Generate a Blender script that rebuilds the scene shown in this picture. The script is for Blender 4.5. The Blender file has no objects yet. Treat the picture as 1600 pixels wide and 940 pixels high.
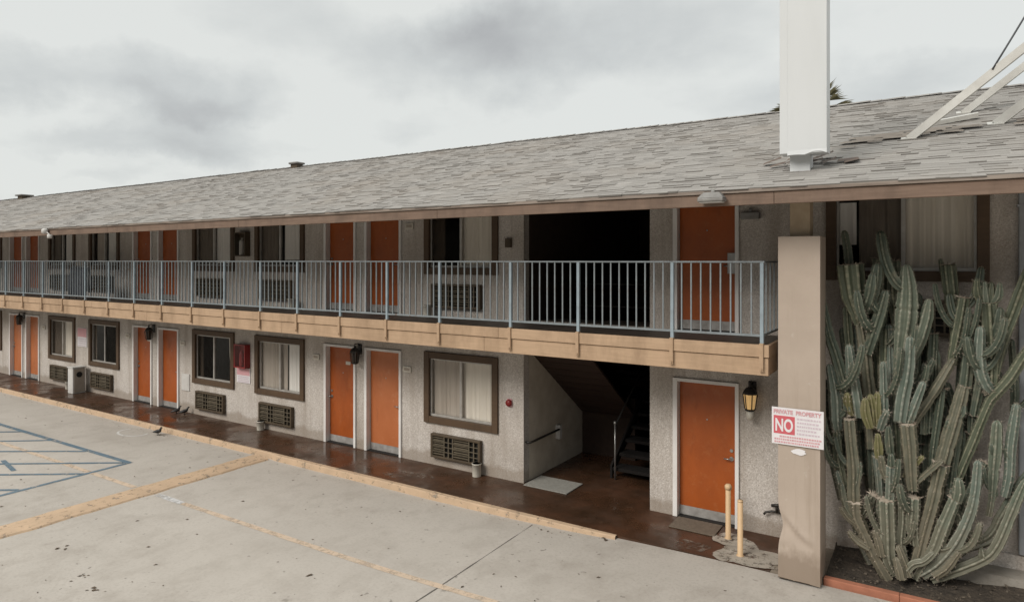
import bpy, bmesh, math, random
from mathutils import Vector, Matrix, noise
random.seed(7)
R = math.radians
scene = bpy.context.scene
COL = scene.collection
ORG = {}                                   # object name -> world origin of that object

# ------------------------------------------------------------------ helpers
class MB:
    """collects shapes (in world metres) and links them as ONE mesh object"""
    def __init__(self):
        self.v = []; self.f = []; self.m = []; self.sm = []; self.uv = None; self.col = []
    def face(self, pts, mi=0, sm=False):
        n = len(self.v); self.v += [tuple(p) for p in pts]
        self.f.append(list(range(n, n + len(pts)))); self.m.append(mi); self.sm.append(sm)
    def raw(self, verts, faces, mi=0, sm=False):
        n = len(self.v); self.v += [tuple(p) for p in verts]
        for f in faces:
            self.f.append([i + n for i in f]); self.m.append(mi); self.sm.append(sm)
    def box(self, x0, x1, y0, y1, z0, z1, mi=0, bev=0.0):
        if bev <= 0:
            v = [(x0,y0,z0),(x1,y0,z0),(x1,y1,z0),(x0,y1,z0),(x0,y0,z1),(x1,y0,z1),(x1,y1,z1),(x0,y1,z1)]
            self.raw(v, [(0,3,2,1),(4,5,6,7),(0,1,5,4),(1,2,6,5),(2,3,7,6),(3,0,4,7)], mi)
        else:
            bm = bmesh.new(); bmesh.ops.create_cube(bm, size=1)
            for q in bm.verts:
                q.co = Vector(((x0+x1)/2 + q.co.x*(x1-x0), (y0+y1)/2 + q.co.y*(y1-y0), (z0+z1)/2 + q.co.z*(z1-z0)))
            bmesh.ops.bevel(bm, geom=bm.edges[:], offset=bev, segments=2, affect='EDGES', profile=.5)
            bm.verts.index_update()
            self.raw([q.co for q in bm.verts], [[l.index for l in f.verts] for f in bm.faces], mi)
            bm.free()
    def obox(self, c, ax, ay, az, mi=0):
        c, ax, ay, az = map(Vector, (c, ax, ay, az))
        v = [c + ax*i + ay*j + az*k for k in (-1,1) for (i,j) in ((-1,-1),(1,-1),(1,1),(-1,1))]
        self.raw(v, [(0,3,2,1),(4,5,6,7),(0,1,5,4),(1,2,6,5),(2,3,7,6),(3,0,4,7)], mi)
    def tube(self, pts, rads, n=10, mi=0, cap=True, sm=True):
        pts = [Vector(p) for p in pts]
        if not isinstance(rads, (list, tuple)): rads = [rads]*len(pts)
        rings = []; up = Vector((0.31,0.17,0.93)).normalized()
        base = len(self.v); prev = None
        for i, p in enumerate(pts):
            a = pts[max(i-1,0)]; b = pts[min(i+1,len(pts)-1)]
            t = (b-a).normalized()
            if prev is None:
                s = t.cross(up if abs(t.dot(up)) < .9 else Vector((1,0,0))).normalized()
            else:
                s = (prev - t*prev.dot(t)).normalized()
            prev = s; w = t.cross(s)
            for k in range(n):
                an = 2*math.pi*k/n
                self.v.append(tuple(p + (s*math.cos(an) + w*math.sin(an))*rads[i]))
        for i in range(len(pts)-1):
            for k in range(n):
                a = base+i*n+k; b = base+i*n+(k+1)%n
                self.f.append([a, b, b+n, a+n]); self.m.append(mi); self.sm.append(sm)
        if cap:
            self.f.append([base+k for k in range(n)][::-1]); self.m.append(mi); self.sm.append(False)
            e = base+(len(pts)-1)*n
            self.f.append([e+k for k in range(n)]); self.m.append(mi); self.sm.append(False)
    def lathe(self, c, prof, n=16, mi=0, sm=True):
        self.tube([(c[0],c[1],c[2]+z) for r,z in prof], [max(r,1e-4) for r,z in prof], n, mi, True, sm)
    def build(self, name, mats, parent=None, origin=None):
        me = bpy.data.meshes.new(name)
        if parent is not None: o3 = Vector(ORG[parent.name])
        elif origin is not None: o3 = Vector(origin)
        else:
            xs = [p[0] for p in self.v]; ys = [p[1] for p in self.v]; zs = [p[2] for p in self.v]
            o3 = Vector(((min(xs)+max(xs))/2, (min(ys)+max(ys))/2, min(zs)))
        me.from_pydata([tuple(Vector(p)-o3) for p in self.v], [], self.f)
        mats = mats if isinstance(mats, (list,tuple)) else [mats]
        for m in mats: me.materials.append(m)
        me.polygons.foreach_set('material_index', self.m)
        me.polygons.foreach_set('use_smooth', self.sm)
        if self.col:
            ca = me.color_attributes.new('tone', 'FLOAT_COLOR', 'CORNER')
            flat = []
            for f, cc in zip(self.f, self.col):
                flat += [cc,cc,cc,1.0]*len(f)
            ca.data.foreach_set('color', flat)
        me.update()
        o = bpy.data.objects.new(name, me); COL.objects.link(o)
        ORG[o.name] = tuple(o3)
        if parent is not None: o.parent = parent
        else: o.location = o3
        return o

def empty(name, loc):
    o = bpy.data.objects.new(name, None); COL.objects.link(o)
    o.location = loc; o.empty_display_size = .2; ORG[o.name] = tuple(loc)
    return o
def tag(o, label, cat, group=None):
    o['label'] = label; o['category'] = cat
    if group: o['group'] = group
    return o
def thing(name, loc, label, cat, group=None): return tag(empty(name, loc), label, cat, group)
def structure(o): o['kind'] = 'structure'; return o

# ------------------------------------------------------------------ materials
def srgb(r, g, b):
    f = lambda c: (c/255/12.92) if c/255 <= .04045 else ((c/255+.055)/1.055)**2.4
    return (f(r), f(g), f(b), 1)
def lin(r, g, b): return (r, g, b, 1)
def newmat(name):
    m = bpy.data.materials.new(name); m.use_nodes = True
    nt = m.node_tree; nt.nodes.clear()
    out = nt.nodes.new('ShaderNodeOutputMaterial'); b = nt.nodes.new('ShaderNodeBsdfPrincipled')
    nt.links.new(b.outputs[0], out.inputs[0])
    return m, nt, b, out
def noise_node(nt, scale, detail=4, rough=.6, stretch=None, seed=0, dist=0):
    tc = nt.nodes.new('ShaderNodeTexCoord'); mp = nt.nodes.new('ShaderNodeMapping')
    mp.inputs['Location'].default_value = (seed*3.1, seed*1.7, seed*.9)
    if stretch: mp.inputs['Scale'].default_value = stretch
    n = nt.nodes.new('ShaderNodeTexNoise')
    n.inputs['Scale'].default_value = scale; n.inputs['Detail'].default_value = detail
    n.inputs['Roughness'].default_value = rough; n.inputs['Distortion'].default_value = dist
    nt.links.new(tc.outputs['Object'], mp.inputs[0]); nt.links.new(mp.outputs[0], n.inputs['Vector'])
    return n.outputs['Fac']
def ramp(nt, fac, stops):
    r = nt.nodes.new('ShaderNodeValToRGB')
    el = r.color_ramp.elements
    el[0].position, el[0].color = stops[0]
    el[1].position, el[1].color = stops[-1]
    for p, c in stops[1:-1]:
        e = el.new(p); e.color = c
    nt.links.new(fac, r.inputs[0]); return r.outputs[0]
def mix(nt, fac, a, b, mode='MIX'):
    m = nt.nodes.new('ShaderNodeMix'); m.data_type = 'RGBA'; m.blend_type = mode
    for s, v in ((m.inputs[0], fac), (m.inputs[6], a), (m.inputs[7], b)):
        if hasattr(v, 'links') or hasattr(v, 'is_output'): nt.links.new(v, s)
        else: s.default_value = v
    return m.outputs[2]
def g(v): return (v, v, v, 1)
def bump(nt, b, h, strength=.3, dist=.01):
    n = nt.nodes.new('ShaderNodeBump'); n.inputs['Strength'].default_value = strength
    n.inputs['Distance'].default_value = dist
    nt.links.new(h, n.inputs['Height']); nt.links.new(n.outputs[0], b.inputs['Normal'])
def plain(name, c, c2=None, rough=.6, scale=6, detail=5, stretch=None, metal=0, bmp=0, bscale=60, lo=.35, hi=.65, spec=.5, bdist=.004):
    m, nt, b, out = newmat(name)
    if c2 is None: c2 = tuple(x*.8 for x in c[:3]) + (1,)
    f = noise_node(nt, scale, detail, .62, stretch)
    nt.links.new(ramp(nt, f, [(lo, c), (hi, c2)]), b.inputs['Base Color'])
    b.inputs['Roughness'].default_value = rough; b.inputs['Metallic'].default_value = metal
    b.inputs['Specular IOR Level'].default_value = spec
    if bmp: bump(nt, b, noise_node(nt, bscale, 3, .6, stretch, 2), bmp, bdist)
    return m
M = {}
def stucco(name, ca, cb, cdirt):
    m, nt, b, out = newmat(name)
    tc = nt.nodes.new('ShaderNodeTexCoord')
    v = nt.nodes.new('ShaderNodeTexVoronoi'); v.inputs['Scale'].default_value = 72
    nt.links.new(tc.outputs['Object'], v.inputs['Vector'])
    peb = ramp(nt, v.outputs['Color'], [(.12, ca), (.5, mix_c(ca, cb, .5)), (.9, cb)])
    fine = noise_node(nt, 30, 4, .7)
    col = mix(nt, ramp(nt, fine, [(.35, g(0)), (.7, g(.55))]), peb, cb)
    blot = noise_node(nt, 1.3, 6, .65, (1,1,.6), 3)
    col = mix(nt, ramp(nt, blot, [(.42, g(0)), (.75, g(.5))]), col, cdirt)
    stk = noise_node(nt, 2.6, 5, .62, (1.6,1.6,.13), 15)
    col = mix(nt, ramp(nt, stk, [(.46, g(0)), (.70, g(.45))]), col, cdirt)
    # splash dirt just above the pavement / floors, an irregular band
    sep = nt.nodes.new('ShaderNodeSeparateXYZ'); nt.links.new(tc.outputs['Object'], sep.inputs[0])
    ad = nt.nodes.new('ShaderNodeMath'); ad.operation = 'ADD'
    nt.links.new(sep.outputs[2], ad.inputs[0])
    ml = nt.nodes.new('ShaderNodeMath'); ml.operation = 'MULTIPLY'; ml.inputs[1].default_value = -.35
    nt.links.new(noise_node(nt, 3, 5, .6, (1,1,.2), 5), ml.inputs[0]); nt.links.new(ml.outputs[0], ad.inputs[1])
    col = mix(nt, ramp(nt, ad.outputs[0], [(-.0+.0, g(.6)), (.08, g(0))]), col, cdirt)
    nt.links.new(col, b.inputs['Base Color']); b.inputs['Roughness'].default_value = .92
    bump(nt, b, v.outputs['Distance'], .5, .008)
    return m
def mix_c(a, b, t): return tuple(a[i]*(1-t)+b[i]*t for i in range(4))
M['stucco'] = stucco('pebble_stucco', lin(.74,.69,.64), lin(.43,.385,.345), lin(.27,.215,.165))
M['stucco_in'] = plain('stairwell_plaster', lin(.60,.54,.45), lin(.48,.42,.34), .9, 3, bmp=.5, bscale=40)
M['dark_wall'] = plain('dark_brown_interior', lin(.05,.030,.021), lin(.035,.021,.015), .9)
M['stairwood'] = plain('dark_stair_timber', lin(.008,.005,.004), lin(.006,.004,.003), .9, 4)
M['room'] = plain('room_wall', lin(.06,.052,.045), lin(.04,.035,.03), .9)
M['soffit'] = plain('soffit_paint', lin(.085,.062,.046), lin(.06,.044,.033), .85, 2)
def wood(name, a, b_, stain, rough=.7, stretch=(.6,8,8)):
    m, nt, b, out = newmat(name)
    f = noise_node(nt, 4, 6, .65, stretch)
    col = ramp(nt, f, [(.3, a), (.7, b_)])
    s = noise_node(nt, 2.2, 7, .7, (1,1,.35), 7)
    col = mix(nt, ramp(nt, s, [(.45, g(0)), (.72, g(.75))]), col, stain)
    nt.links.new(col, b.inputs['Base Color']); b.inputs['Roughness'].default_value = rough
    bump(nt, b, f, .25, .006)
    return m
M['band'] = wood('tan_painted_timber', lin(.51,.35,.225), lin(.41,.28,.178), lin(.25,.16,.095))
M['fascia'] = wood('brown_fascia_paint', lin(.215,.145,.105), lin(.155,.10,.07), lin(.09,.058,.04))
M['drip'] = plain('drip_edge_metal', lin(.30,.25,.21), lin(.16,.12,.095), .5, 3, stretch=(.5,5,5))
M['trim'] = wood('brown_window_trim', lin(.105,.062,.032), lin(.078,.045,.023), lin(.05,.03,.017), .6)
M['alu'] = plain('aluminium_sash', lin(.50,.48,.45), lin(.38,.36,.33), .42, 5, metal=.35)
M['white'] = plain('white_frame_paint', lin(.80,.775,.75), lin(.68,.65,.62), .5, 3, stretch=(1,1,.5))
M['kick'] = plain('scuffed_kick_plate', lin(.42,.40,.38), lin(.28,.26,.24), .45, 9, metal=.2)
def doorm(name, a, b_, fade):
    m, nt, b, out = newmat(name)
    col = ramp(nt, noise_node(nt, 2.5, 5, .6, (1,1,.6)), [(.35, a), (.65, b_)])
    col = mix(nt, ramp(nt, noise_node(nt, 6, 7, .75, None, 4), [(.55, g(0)), (.74, g(.6))]), col, fade)
    col = mix(nt, ramp(nt, noise_node(nt, 3.2, 8, .72, (1,1,.45), 9), [(.56, g(0)), (.72, g(.55))]), col, tuple(x*.5 for x in b_[:3])+(1,))
    nt.links.new(col, b.inputs['Base Color'])
    nt.links.new(ramp(nt, noise_node(nt, 8, 3), [(.3, g(.34)), (.7, g(.5))]), b.inputs['Roughness'])
    bump(nt, b, noise_node(nt, 50, 3), .12, .002)
    return m
M['door'] = doorm('orange_door_paint', lin(.375,.083,.010), lin(.305,.066,.008), lin(.40,.14,.045))
M['door_glare'] = doorm('glare_orange_door_paint', lin(.48,.155,.055), lin(.43,.13,.042), lin(.54,.24,.12))  # paler copy of the door colour, with glare put into the paint
M['black'] = plain('black_lantern_metal', lin(.018,.015,.013), lin(.03,.026,.022), .5)
M['steel'] = plain('steel', lin(.45,.44,.42), lin(.33,.32,.31), .35, 8, metal=.8)
def railm(name, a, b_):
    m, nt, b, out = newmat(name)
    col = ramp(nt, noise_node(nt, 7, 5), [(.35, a), (.65, b_)])
    col = mix(nt, ramp(nt, noise_node(nt, 9, 7, .72, (1,1,.7), 6), [(.60, g(0)), (.68, g(.8))]), col, lin(.13,.075,.045))
    nt.links.new(col, b.inputs['Base Color']); b.inputs['Roughness'].default_value = .55
    return m
M['rail'] = railm('blue_grey_rail_paint', lin(.235,.265,.28), lin(.18,.20,.21))
M['post'] = railm('pale_blue_post_paint', lin(.30,.365,.405), lin(.23,.275,.305))
M['ac'] = plain('ac_brown_case', lin(.088,.062,.036), lin(.066,.046,.027), .55, 5)
M['acg'] = plain('ac_grille_slats', lin(.135,.11,.075), lin(.09,.072,.048), .55, 6)
M['void'] = plain('dark_void', lin(.010,.009,.008), lin(.014,.012,.01), .9)
M['curtain'] = plain('cream_curtain', lin(.86,.81,.72), lin(.77,.715,.62), .9, 3, stretch=(4,1,.3))
M['curtain_reflection_w'] = plain('white_curtain_and_reflection', lin(.88,.865,.83), lin(.82,.80,.76), .9, 3, stretch=(4,1,.3))  # real curtain downstairs, also imitates sky reflections in the upstairs windows
M['curtain_g'] = plain('grey_lining_curtain', lin(.52,.465,.405), lin(.43,.38,.325), .9, 3, stretch=(4,1,.3))
M['curtain_d'] = plain('dark_curtain', lin(.20,.17,.14), lin(.15,.125,.10), .9, 3, stretch=(4,1,.3))
m, nt, b, out = newmat('beige_pylon_paint'); M['pylon'] = m
col = ramp(nt, noise_node(nt, 1.6, 5), [(.35, lin(.455,.372,.305)), (.65, lin(.405,.328,.266))])
col = mix(nt, ramp(nt, noise_node(nt, 3.0, 6, .65, (2.2,2.2,.12), 3), [(.52, g(0)), (.74, g(.5))]), col, lin(.27,.205,.15))
col = mix(nt, ramp(nt, noise_node(nt, 7, 8, .75, None, 8), [(.62, g(0)), (.70, g(.55))]), col, lin(.50,.44,.38))
tc = nt.nodes.new('ShaderNodeTexCoord'); sp_ = nt.nodes.new('ShaderNodeSeparateXYZ'); nt.links.new(tc.outputs['Object'], sp_.inputs[0])
ad = nt.nodes.new('ShaderNodeMath'); ad.operation = 'MULTIPLY_ADD'; nt.links.new(noise_node(nt, 5, 6, .65, (1,1,.5), 5), ad.inputs[0]); ad.inputs[1].default_value = -.55; nt.links.new(sp_.outputs[2], ad.inputs[2])
col = mix(nt, ramp(nt, ad.outputs[0], [(.0, g(.65)), (.14, g(0))]), col, lin(.22,.165,.12))
nt.links.new(col, b.inputs['Base Color']); b.inputs['Roughness'].default_value = .6
bump(nt, b, noise_node(nt, 9, 4), .06, .01)
M['pole'] = plain('tan_pole_paint', lin(.46,.36,.25), lin(.36,.275,.185), .6, 5)
M['pylon_w'] = plain('white_sheet_metal', lin(.635,.65,.655), lin(.585,.60,.60), .45, .9, stretch=(1.5,1.5,.3))
M['strut'] = plain('white_strut_paint', lin(.66,.65,.61), lin(.54,.52,.48), .5, 3)
M['cable'] = plain('dark_cable', lin(.08,.085,.09), None, .6)
M['red'] = plain('red_enamel', lin(.26,.012,.012), lin(.20,.01,.01), .35)
M['redprint'] = plain('red_print', lin(.60,.115,.135), lin(.54,.10,.12), .6, 20)
M['pinkprint'] = plain('faded_pink_print', lin(.66,.36,.38), lin(.60,.32,.34), .6, 20)
M['paleprint'] = plain('faded_lilac_print', lin(.62,.52,.56), lin(.58,.48,.53), .6, 20)
M['board'] = plain('white_sign_board', lin(.76,.735,.74), lin(.70,.67,.68), .5, 5)
M['plastic'] = plain('offwhite_plastic', lin(.62,.58,.50), lin(.54,.50,.43), .5, 8)
M['bin'] = plain('white_bin_panel', lin(.62,.60,.57), lin(.52,.50,.47), .6, 4)
M['bin_side'] = plain('beige_bin_panel', lin(.40,.34,.28), lin(.33,.275,.225), .7, 9)
M['mat'] = plain('grey_mat', lin(.30,.29,.26), lin(.23,.22,.195), .95, 30, bmp=.5, bscale=150)
M['mat2'] = plain('brown_mat', lin(.17,.135,.10), lin(.12,.095,.07), .95, 30, bmp=.5, bscale=150)
M['yellow'] = plain('faded_yellow_post', lin(.66,.46,.27), lin(.58,.39,.22), .55, 5, stretch=(1,1,.4))
M['navy'] = plain('dark_slate_cloth', lin(.03,.034,.045), lin(.025,.028,.036), .9, 5)
M['feather'] = plain('dark_feathers', lin(.022,.02,.02), lin(.045,.042,.042), .6, 20)
M['brick'] = plain('terracotta_edging', lin(.44,.175,.105), lin(.34,.135,.08), .85, 5, bmp=.4, bscale=40)
M['flash'] = plain('rusty_flashing', lin(.14,.095,.07), lin(.07,.05,.04), .8, 7)
M['vent'] = plain('galvanised_vent', lin(.26,.25,.235), lin(.18,.17,.16), .5, 6, metal=.2)
def glassmat(name, tint, rough=.02, f=1.0):
    m = bpy.data.materials.new(name); m.use_nodes = True; nt = m.node_tree; nt.nodes.clear()
    out = nt.nodes.new('ShaderNodeOutputMaterial'); t = nt.nodes.new('ShaderNodeBsdfTransparent')
    t.inputs[0].default_value = tint; gl = nt.nodes.new('ShaderNodeBsdfGlossy'); gl.inputs['Roughness'].default_value = rough
    gl.inputs[0].default_value = (.9*f,.9*f,.9*f,1)
    ge = nt.nodes.new('ShaderNodeNewGeometry'); dt = nt.nodes.new('ShaderNodeVectorMath'); dt.operation = 'DOT_PRODUCT'
    nt.links.new(ge.outputs['Normal'], dt.inputs[0]); nt.links.new(ge.outputs['Incoming'], dt.inputs[1])
    def mth(op, a, b_=0.0):
        n = nt.nodes.new('ShaderNodeMath'); n.operation = op
        for s_, v in ((n.inputs[0], a), (n.inputs[1], b_)):
            if isinstance(v, (int, float)): s_.default_value = v
            else: nt.links.new(v, s_)
        return n.outputs[0]
    fres = mth('ADD', mth('MULTIPLY', mth('POWER', mth('SUBTRACT', 1.0, mth('ABSOLUTE', dt.outputs['Value'])), 5.0), .9), .06)   # Schlick
    mx = nt.nodes.new('ShaderNodeMixShader'); nt.links.new(fres, mx.inputs[0])
    nt.links.new(t.outputs[0], mx.inputs[1]); nt.links.new(gl.outputs[0], mx.inputs[2]); nt.links.new(mx.outputs[0], out.inputs[0])
    return m
M['glass'] = glassmat('window_glass', (.93,.92,.91,1), f=.45)
M['screen'] = glassmat('insect_screen', (.60,.575,.55,1), .3, f=.10)
def lampglass(name, e):
    m, nt, b, out = newmat(name)
    nt.links.new(ramp(nt, noise_node(nt, 14, 3), [(.3, lin(.75,.50,.22)), (.7, lin(.60,.36,.14))]), b.inputs['Base Color'])
    b.inputs['Roughness'].default_value = .25
    b.inputs['Emission Color'].default_value = (1,.62,.25,1); b.inputs['Emission Strength'].default_value = e
    return m
M['amber_lit'] = lampglass('lit_amber_glass', .32)
M['amber'] = lampglass('amber_glass', 0.0)
for k in ('amber',): pass
# concrete of the parking lot
def concrete(name, a, b_, dark, sc=1.0):
    m, nt, b, out = newmat(name)
    col = ramp(nt, noise_node(nt, .55*sc, 8, .66), [(.32, a), (.68, b_)])
    col = mix(nt, ramp(nt, noise_node(nt, 2.6*sc, 7, .7, (1,.7,1), 4), [(.48, g(0)), (.76, g(.62))]), col, dark)
    col = mix(nt, ramp(nt, noise_node(nt, 26, 5, .75, None, 6), [(.36, g(.35)), (.5, g(0))]), col, dark)
    sp = noise_node(nt, 9, 2, .5, None, 9)
    col = mix(nt, ramp(nt, sp, [(.70, g(0)), (.74, g(.7))]), col, tuple(x*.5 for x in dark[:3])+(1,))
    col = mix(nt, ramp(nt, noise_node(nt, 1.1, 3, .5, (1,.8,1), 12), [(.66, g(0)), (.8, g(.5))]), col, dark)
    col = mix(nt, ramp(nt, noise_node(nt, .9*sc, 4, .55, (.35,1.6,1), 17), [(.56, g(0)), (.72, g(.28))]), col, dark)
    col = mix(nt, ramp(nt, noise_node(nt, .22*sc, 3, .5, (1,1,1), 23), [(.40, g(0)), (.62, g(.30))]), col, tuple(min(1, x*1.16) for x in a[:3])+(1,))
    col = mix(nt, ramp(nt, noise_node(nt, 3.4, 3, .6, None, 31), [(.70, g(0)), (.76, g(.5))]), col, tuple(x*.62 for x in dark[:3])+(1,))
    nt.links.new(col, b.inputs['Base Color']); b.inputs['Roughness'].default_value = .88
    bump(nt, b, noise_node(nt, 70, 5, .7, None, 1), .35, .006)
    return m
M['lot'] = concrete('worn_concrete', lin(.475,.435,.388), lin(.405,.368,.325), lin(.28,.243,.205))
M['patch'] = concrete('bare_cement', lin(.25,.21,.165), lin(.15,.12,.09), lin(.075,.052,.036), 3)
M['far'] = concrete('far_ground', lin(.07,.066,.06), lin(.055,.051,.046), lin(.04,.037,.033))
def walk(name):
    m, nt, b, out = newmat(name)
    col = ramp(nt, noise_node(nt, 1.2, 7, .68), [(.3, lin(.10,.045,.024)), (.52, lin(.058,.029,.016)), (.74, lin(.03,.017,.009))])
    col = mix(nt, ramp(nt, noise_node(nt, 5, 8, .75, None, 5), [(.6, g(0)), (.76, g(.45))]), col, lin(.20,.14,.10))
    nt.links.new(col, b.inputs['Base Color'])
    nt.links.new(ramp(nt, noise_node(nt, 1.6, 5, .6, None, 8), [(.38, g(.12)), (.62, g(.58))]), b.inputs['Roughness'])
    b.inputs['Specular IOR Level'].default_value = .38
    bump(nt, b, noise_node(nt, 16, 5, .65, None, 3), .14, .006)
    return m
M['walk'] = walk('wet_brown_walkway')
M['deck'] = plain('balcony_deck_coating', lin(.055,.042,.033), lin(.035,.027,.022), .55, 2.5)
def worn(name, c, c2, cover, scale=7, edge=.06):
    """paint with real holes in it: the concrete shows through"""
    m, nt, b, out = newmat(name)
    nt.links.new(ramp(nt, noise_node(nt, 3, 5), [(.35, c), (.65, c2)]), b.inputs['Base Color'])
    b.inputs['Roughness'].default_value = .8
    t = nt.nodes.new('ShaderNodeBsdfTransparent'); mx = nt.nodes.new('ShaderNodeMixShader')
    fac = ramp(nt, noise_node(nt, scale, 8, .75, None, 2), [(cover-edge, g(0)), (cover+edge, g(1))])
    nt.links.new(fac, mx.inputs[0]); nt.links.new(b.outputs[0], mx.inputs[1]); nt.links.new(t.outputs[0], mx.inputs[2])
    nt.links.new(mx.outputs[0], out.inputs[0])
    return m
M['blue'] = worn('blue_line_paint', lin(.10,.155,.20), lin(.145,.20,.24), .58)
M['ylw'] = worn('yellow_kerb_paint', lin(.56,.40,.265), lin(.48,.345,.23), .61, 8, .06)
M['ylw_faint'] = worn('faint_yellow_line', lin(.60,.46,.34), lin(.55,.44,.335), .60, 8, .12)
M['wht_faint'] = worn('faint_white_line', lin(.60,.59,.58), lin(.55,.54,.53), .55, 9, .1)
M['cement'] = worn('cement_spill', lin(.42,.375,.32), lin(.33,.29,.24), .56, 5, .05)
M['chalk'] = worn('chalk_ring', lin(.62,.60,.57), lin(.57,.55,.52), .68, 9, .08)
M['stain'] = worn('pale_scuff', lin(.26,.21,.17), lin(.17,.13,.10), .43, 11, .10)
M['crack'] = worn('joint_dirt', lin(.13,.115,.10), lin(.10,.09,.08), .62, 12, .08)
M['kerb'] = concrete('kerb_concrete', lin(.36,.33,.29), lin(.28,.255,.22), lin(.15,.13,.10), 2)
M['litter'] = plain('dry_leaf', lin(.07,.05,.035), lin(.13,.09,.055), .9, 20)
M['soil'] = plain('garden_soil', lin(.075,.058,.042), lin(.035,.027,.02), .95, 9, bmp=1.0, bscale=22, bdist=.05)
# shingles: tone per tab + granules
m, nt, b, out = newmat('asphalt_shingle'); M['shingle'] = m
at_ = nt.nodes.new('ShaderNodeAttribute'); at_.attribute_name = 'tone'
col = ramp(nt, at_.outputs['Fac'], [(0, lin(.11,.10,.09)), (.3, lin(.245,.23,.213)), (.6, lin(.31,.293,.272)), (1, lin(.385,.363,.338))])
col = mix(nt, ramp(nt, noise_node(nt, 60, 3, .8), [(.3, g(.30)), (.6, g(0))]), col, lin(.15,.135,.12))
col = mix(nt, ramp(nt, noise_node(nt, .45, 6, .65, (1,1,1), 3), [(.48, g(0)), (.72, g(.5))]), col, lin(.265,.225,.185))
nt.links.new(col, b.inputs['Base Color']); b.inputs['Roughness'].default_value = .95
bump(nt, b, noise_node(nt, 90, 2, .6), .4, .004)
# cactus skins
def cactus(name, a, b_, rib):
    m, nt, b, out = newmat(name)
    at = nt.nodes.new('ShaderNodeAttribute'); at.attribute_name = 'tone'     # 1 on the woolly rib crests
    col = ramp(nt, noise_node(nt, 5, 5, .65), [(.35, a), (.68, b_)])
    col = mix(nt, ramp(nt, noise_node(nt, 11, 6, .75, (1,1,.5), 5), [(.54, g(0)), (.72, g(.7))]), col, lin(.19,.165,.115))
    tc = nt.nodes.new('ShaderNodeTexCoord'); sz = nt.nodes.new('ShaderNodeSeparateXYZ'); nt.links.new(tc.outputs['Object'], sz.inputs[0])
    ml = nt.nodes.new('ShaderNodeMath'); ml.operation = 'MULTIPLY_ADD'; nt.links.new(noise_node(nt, 4, 6, .7, None, 11), ml.inputs[0]); ml.inputs[1].default_value = -1.5; nt.links.new(sz.outputs[2], ml.inputs[2])
    col = mix(nt, ramp(nt, ml.outputs[0], [(.0, g(.5)), (.45, g(0))]), col, lin(.17,.145,.105))     # corky old wood near the ground
    col = mix(nt, ramp(nt, at.outputs['Fac'], [(.2, g(0)), (1, g(.50))]), col, rib)
    nt.links.new(col, b.inputs['Base Color']); b.inputs['Roughness'].default_value = .55
    bump(nt, b, noise_node(nt, 40, 4), .3, .004)
    return m
RIB = lin(.27,.25,.165)
SK = [cactus('cactus_dark_green', lin(.05,.066,.047), lin(.072,.088,.064), lin(.24,.245,.18)),
      cactus('cactus_olive', lin(.072,.086,.054), lin(.10,.112,.074), lin(.36,.345,.24)),
      cactus('cactus_corky', lin(.092,.096,.066), lin(.145,.138,.10), lin(.27,.23,.16)),
      cactus('cactus_grey_green', lin(.092,.114,.082), lin(.132,.15,.112), lin(.40,.395,.31)),
      cactus('cactus_blue_green', lin(.10,.13,.104), lin(.15,.178,.148), lin(.42,.43,.36)),
      cactus('cactus_new_growth', lin(.13,.128,.05), lin(.165,.15,.072), lin(.33,.29,.17))]
M['spine'] = plain('cactus_spines', lin(.52,.44,.36), lin(.36,.30,.235), .8)
M['frond'] = plain('palm_frond', lin(.17,.165,.09), lin(.25,.22,.13), .6)
M['trunk'] = plain('palm_trunk', lin(.16,.12,.09), lin(.10,.075,.055), .9, 6, bmp=.6, bscale=20)

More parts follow.
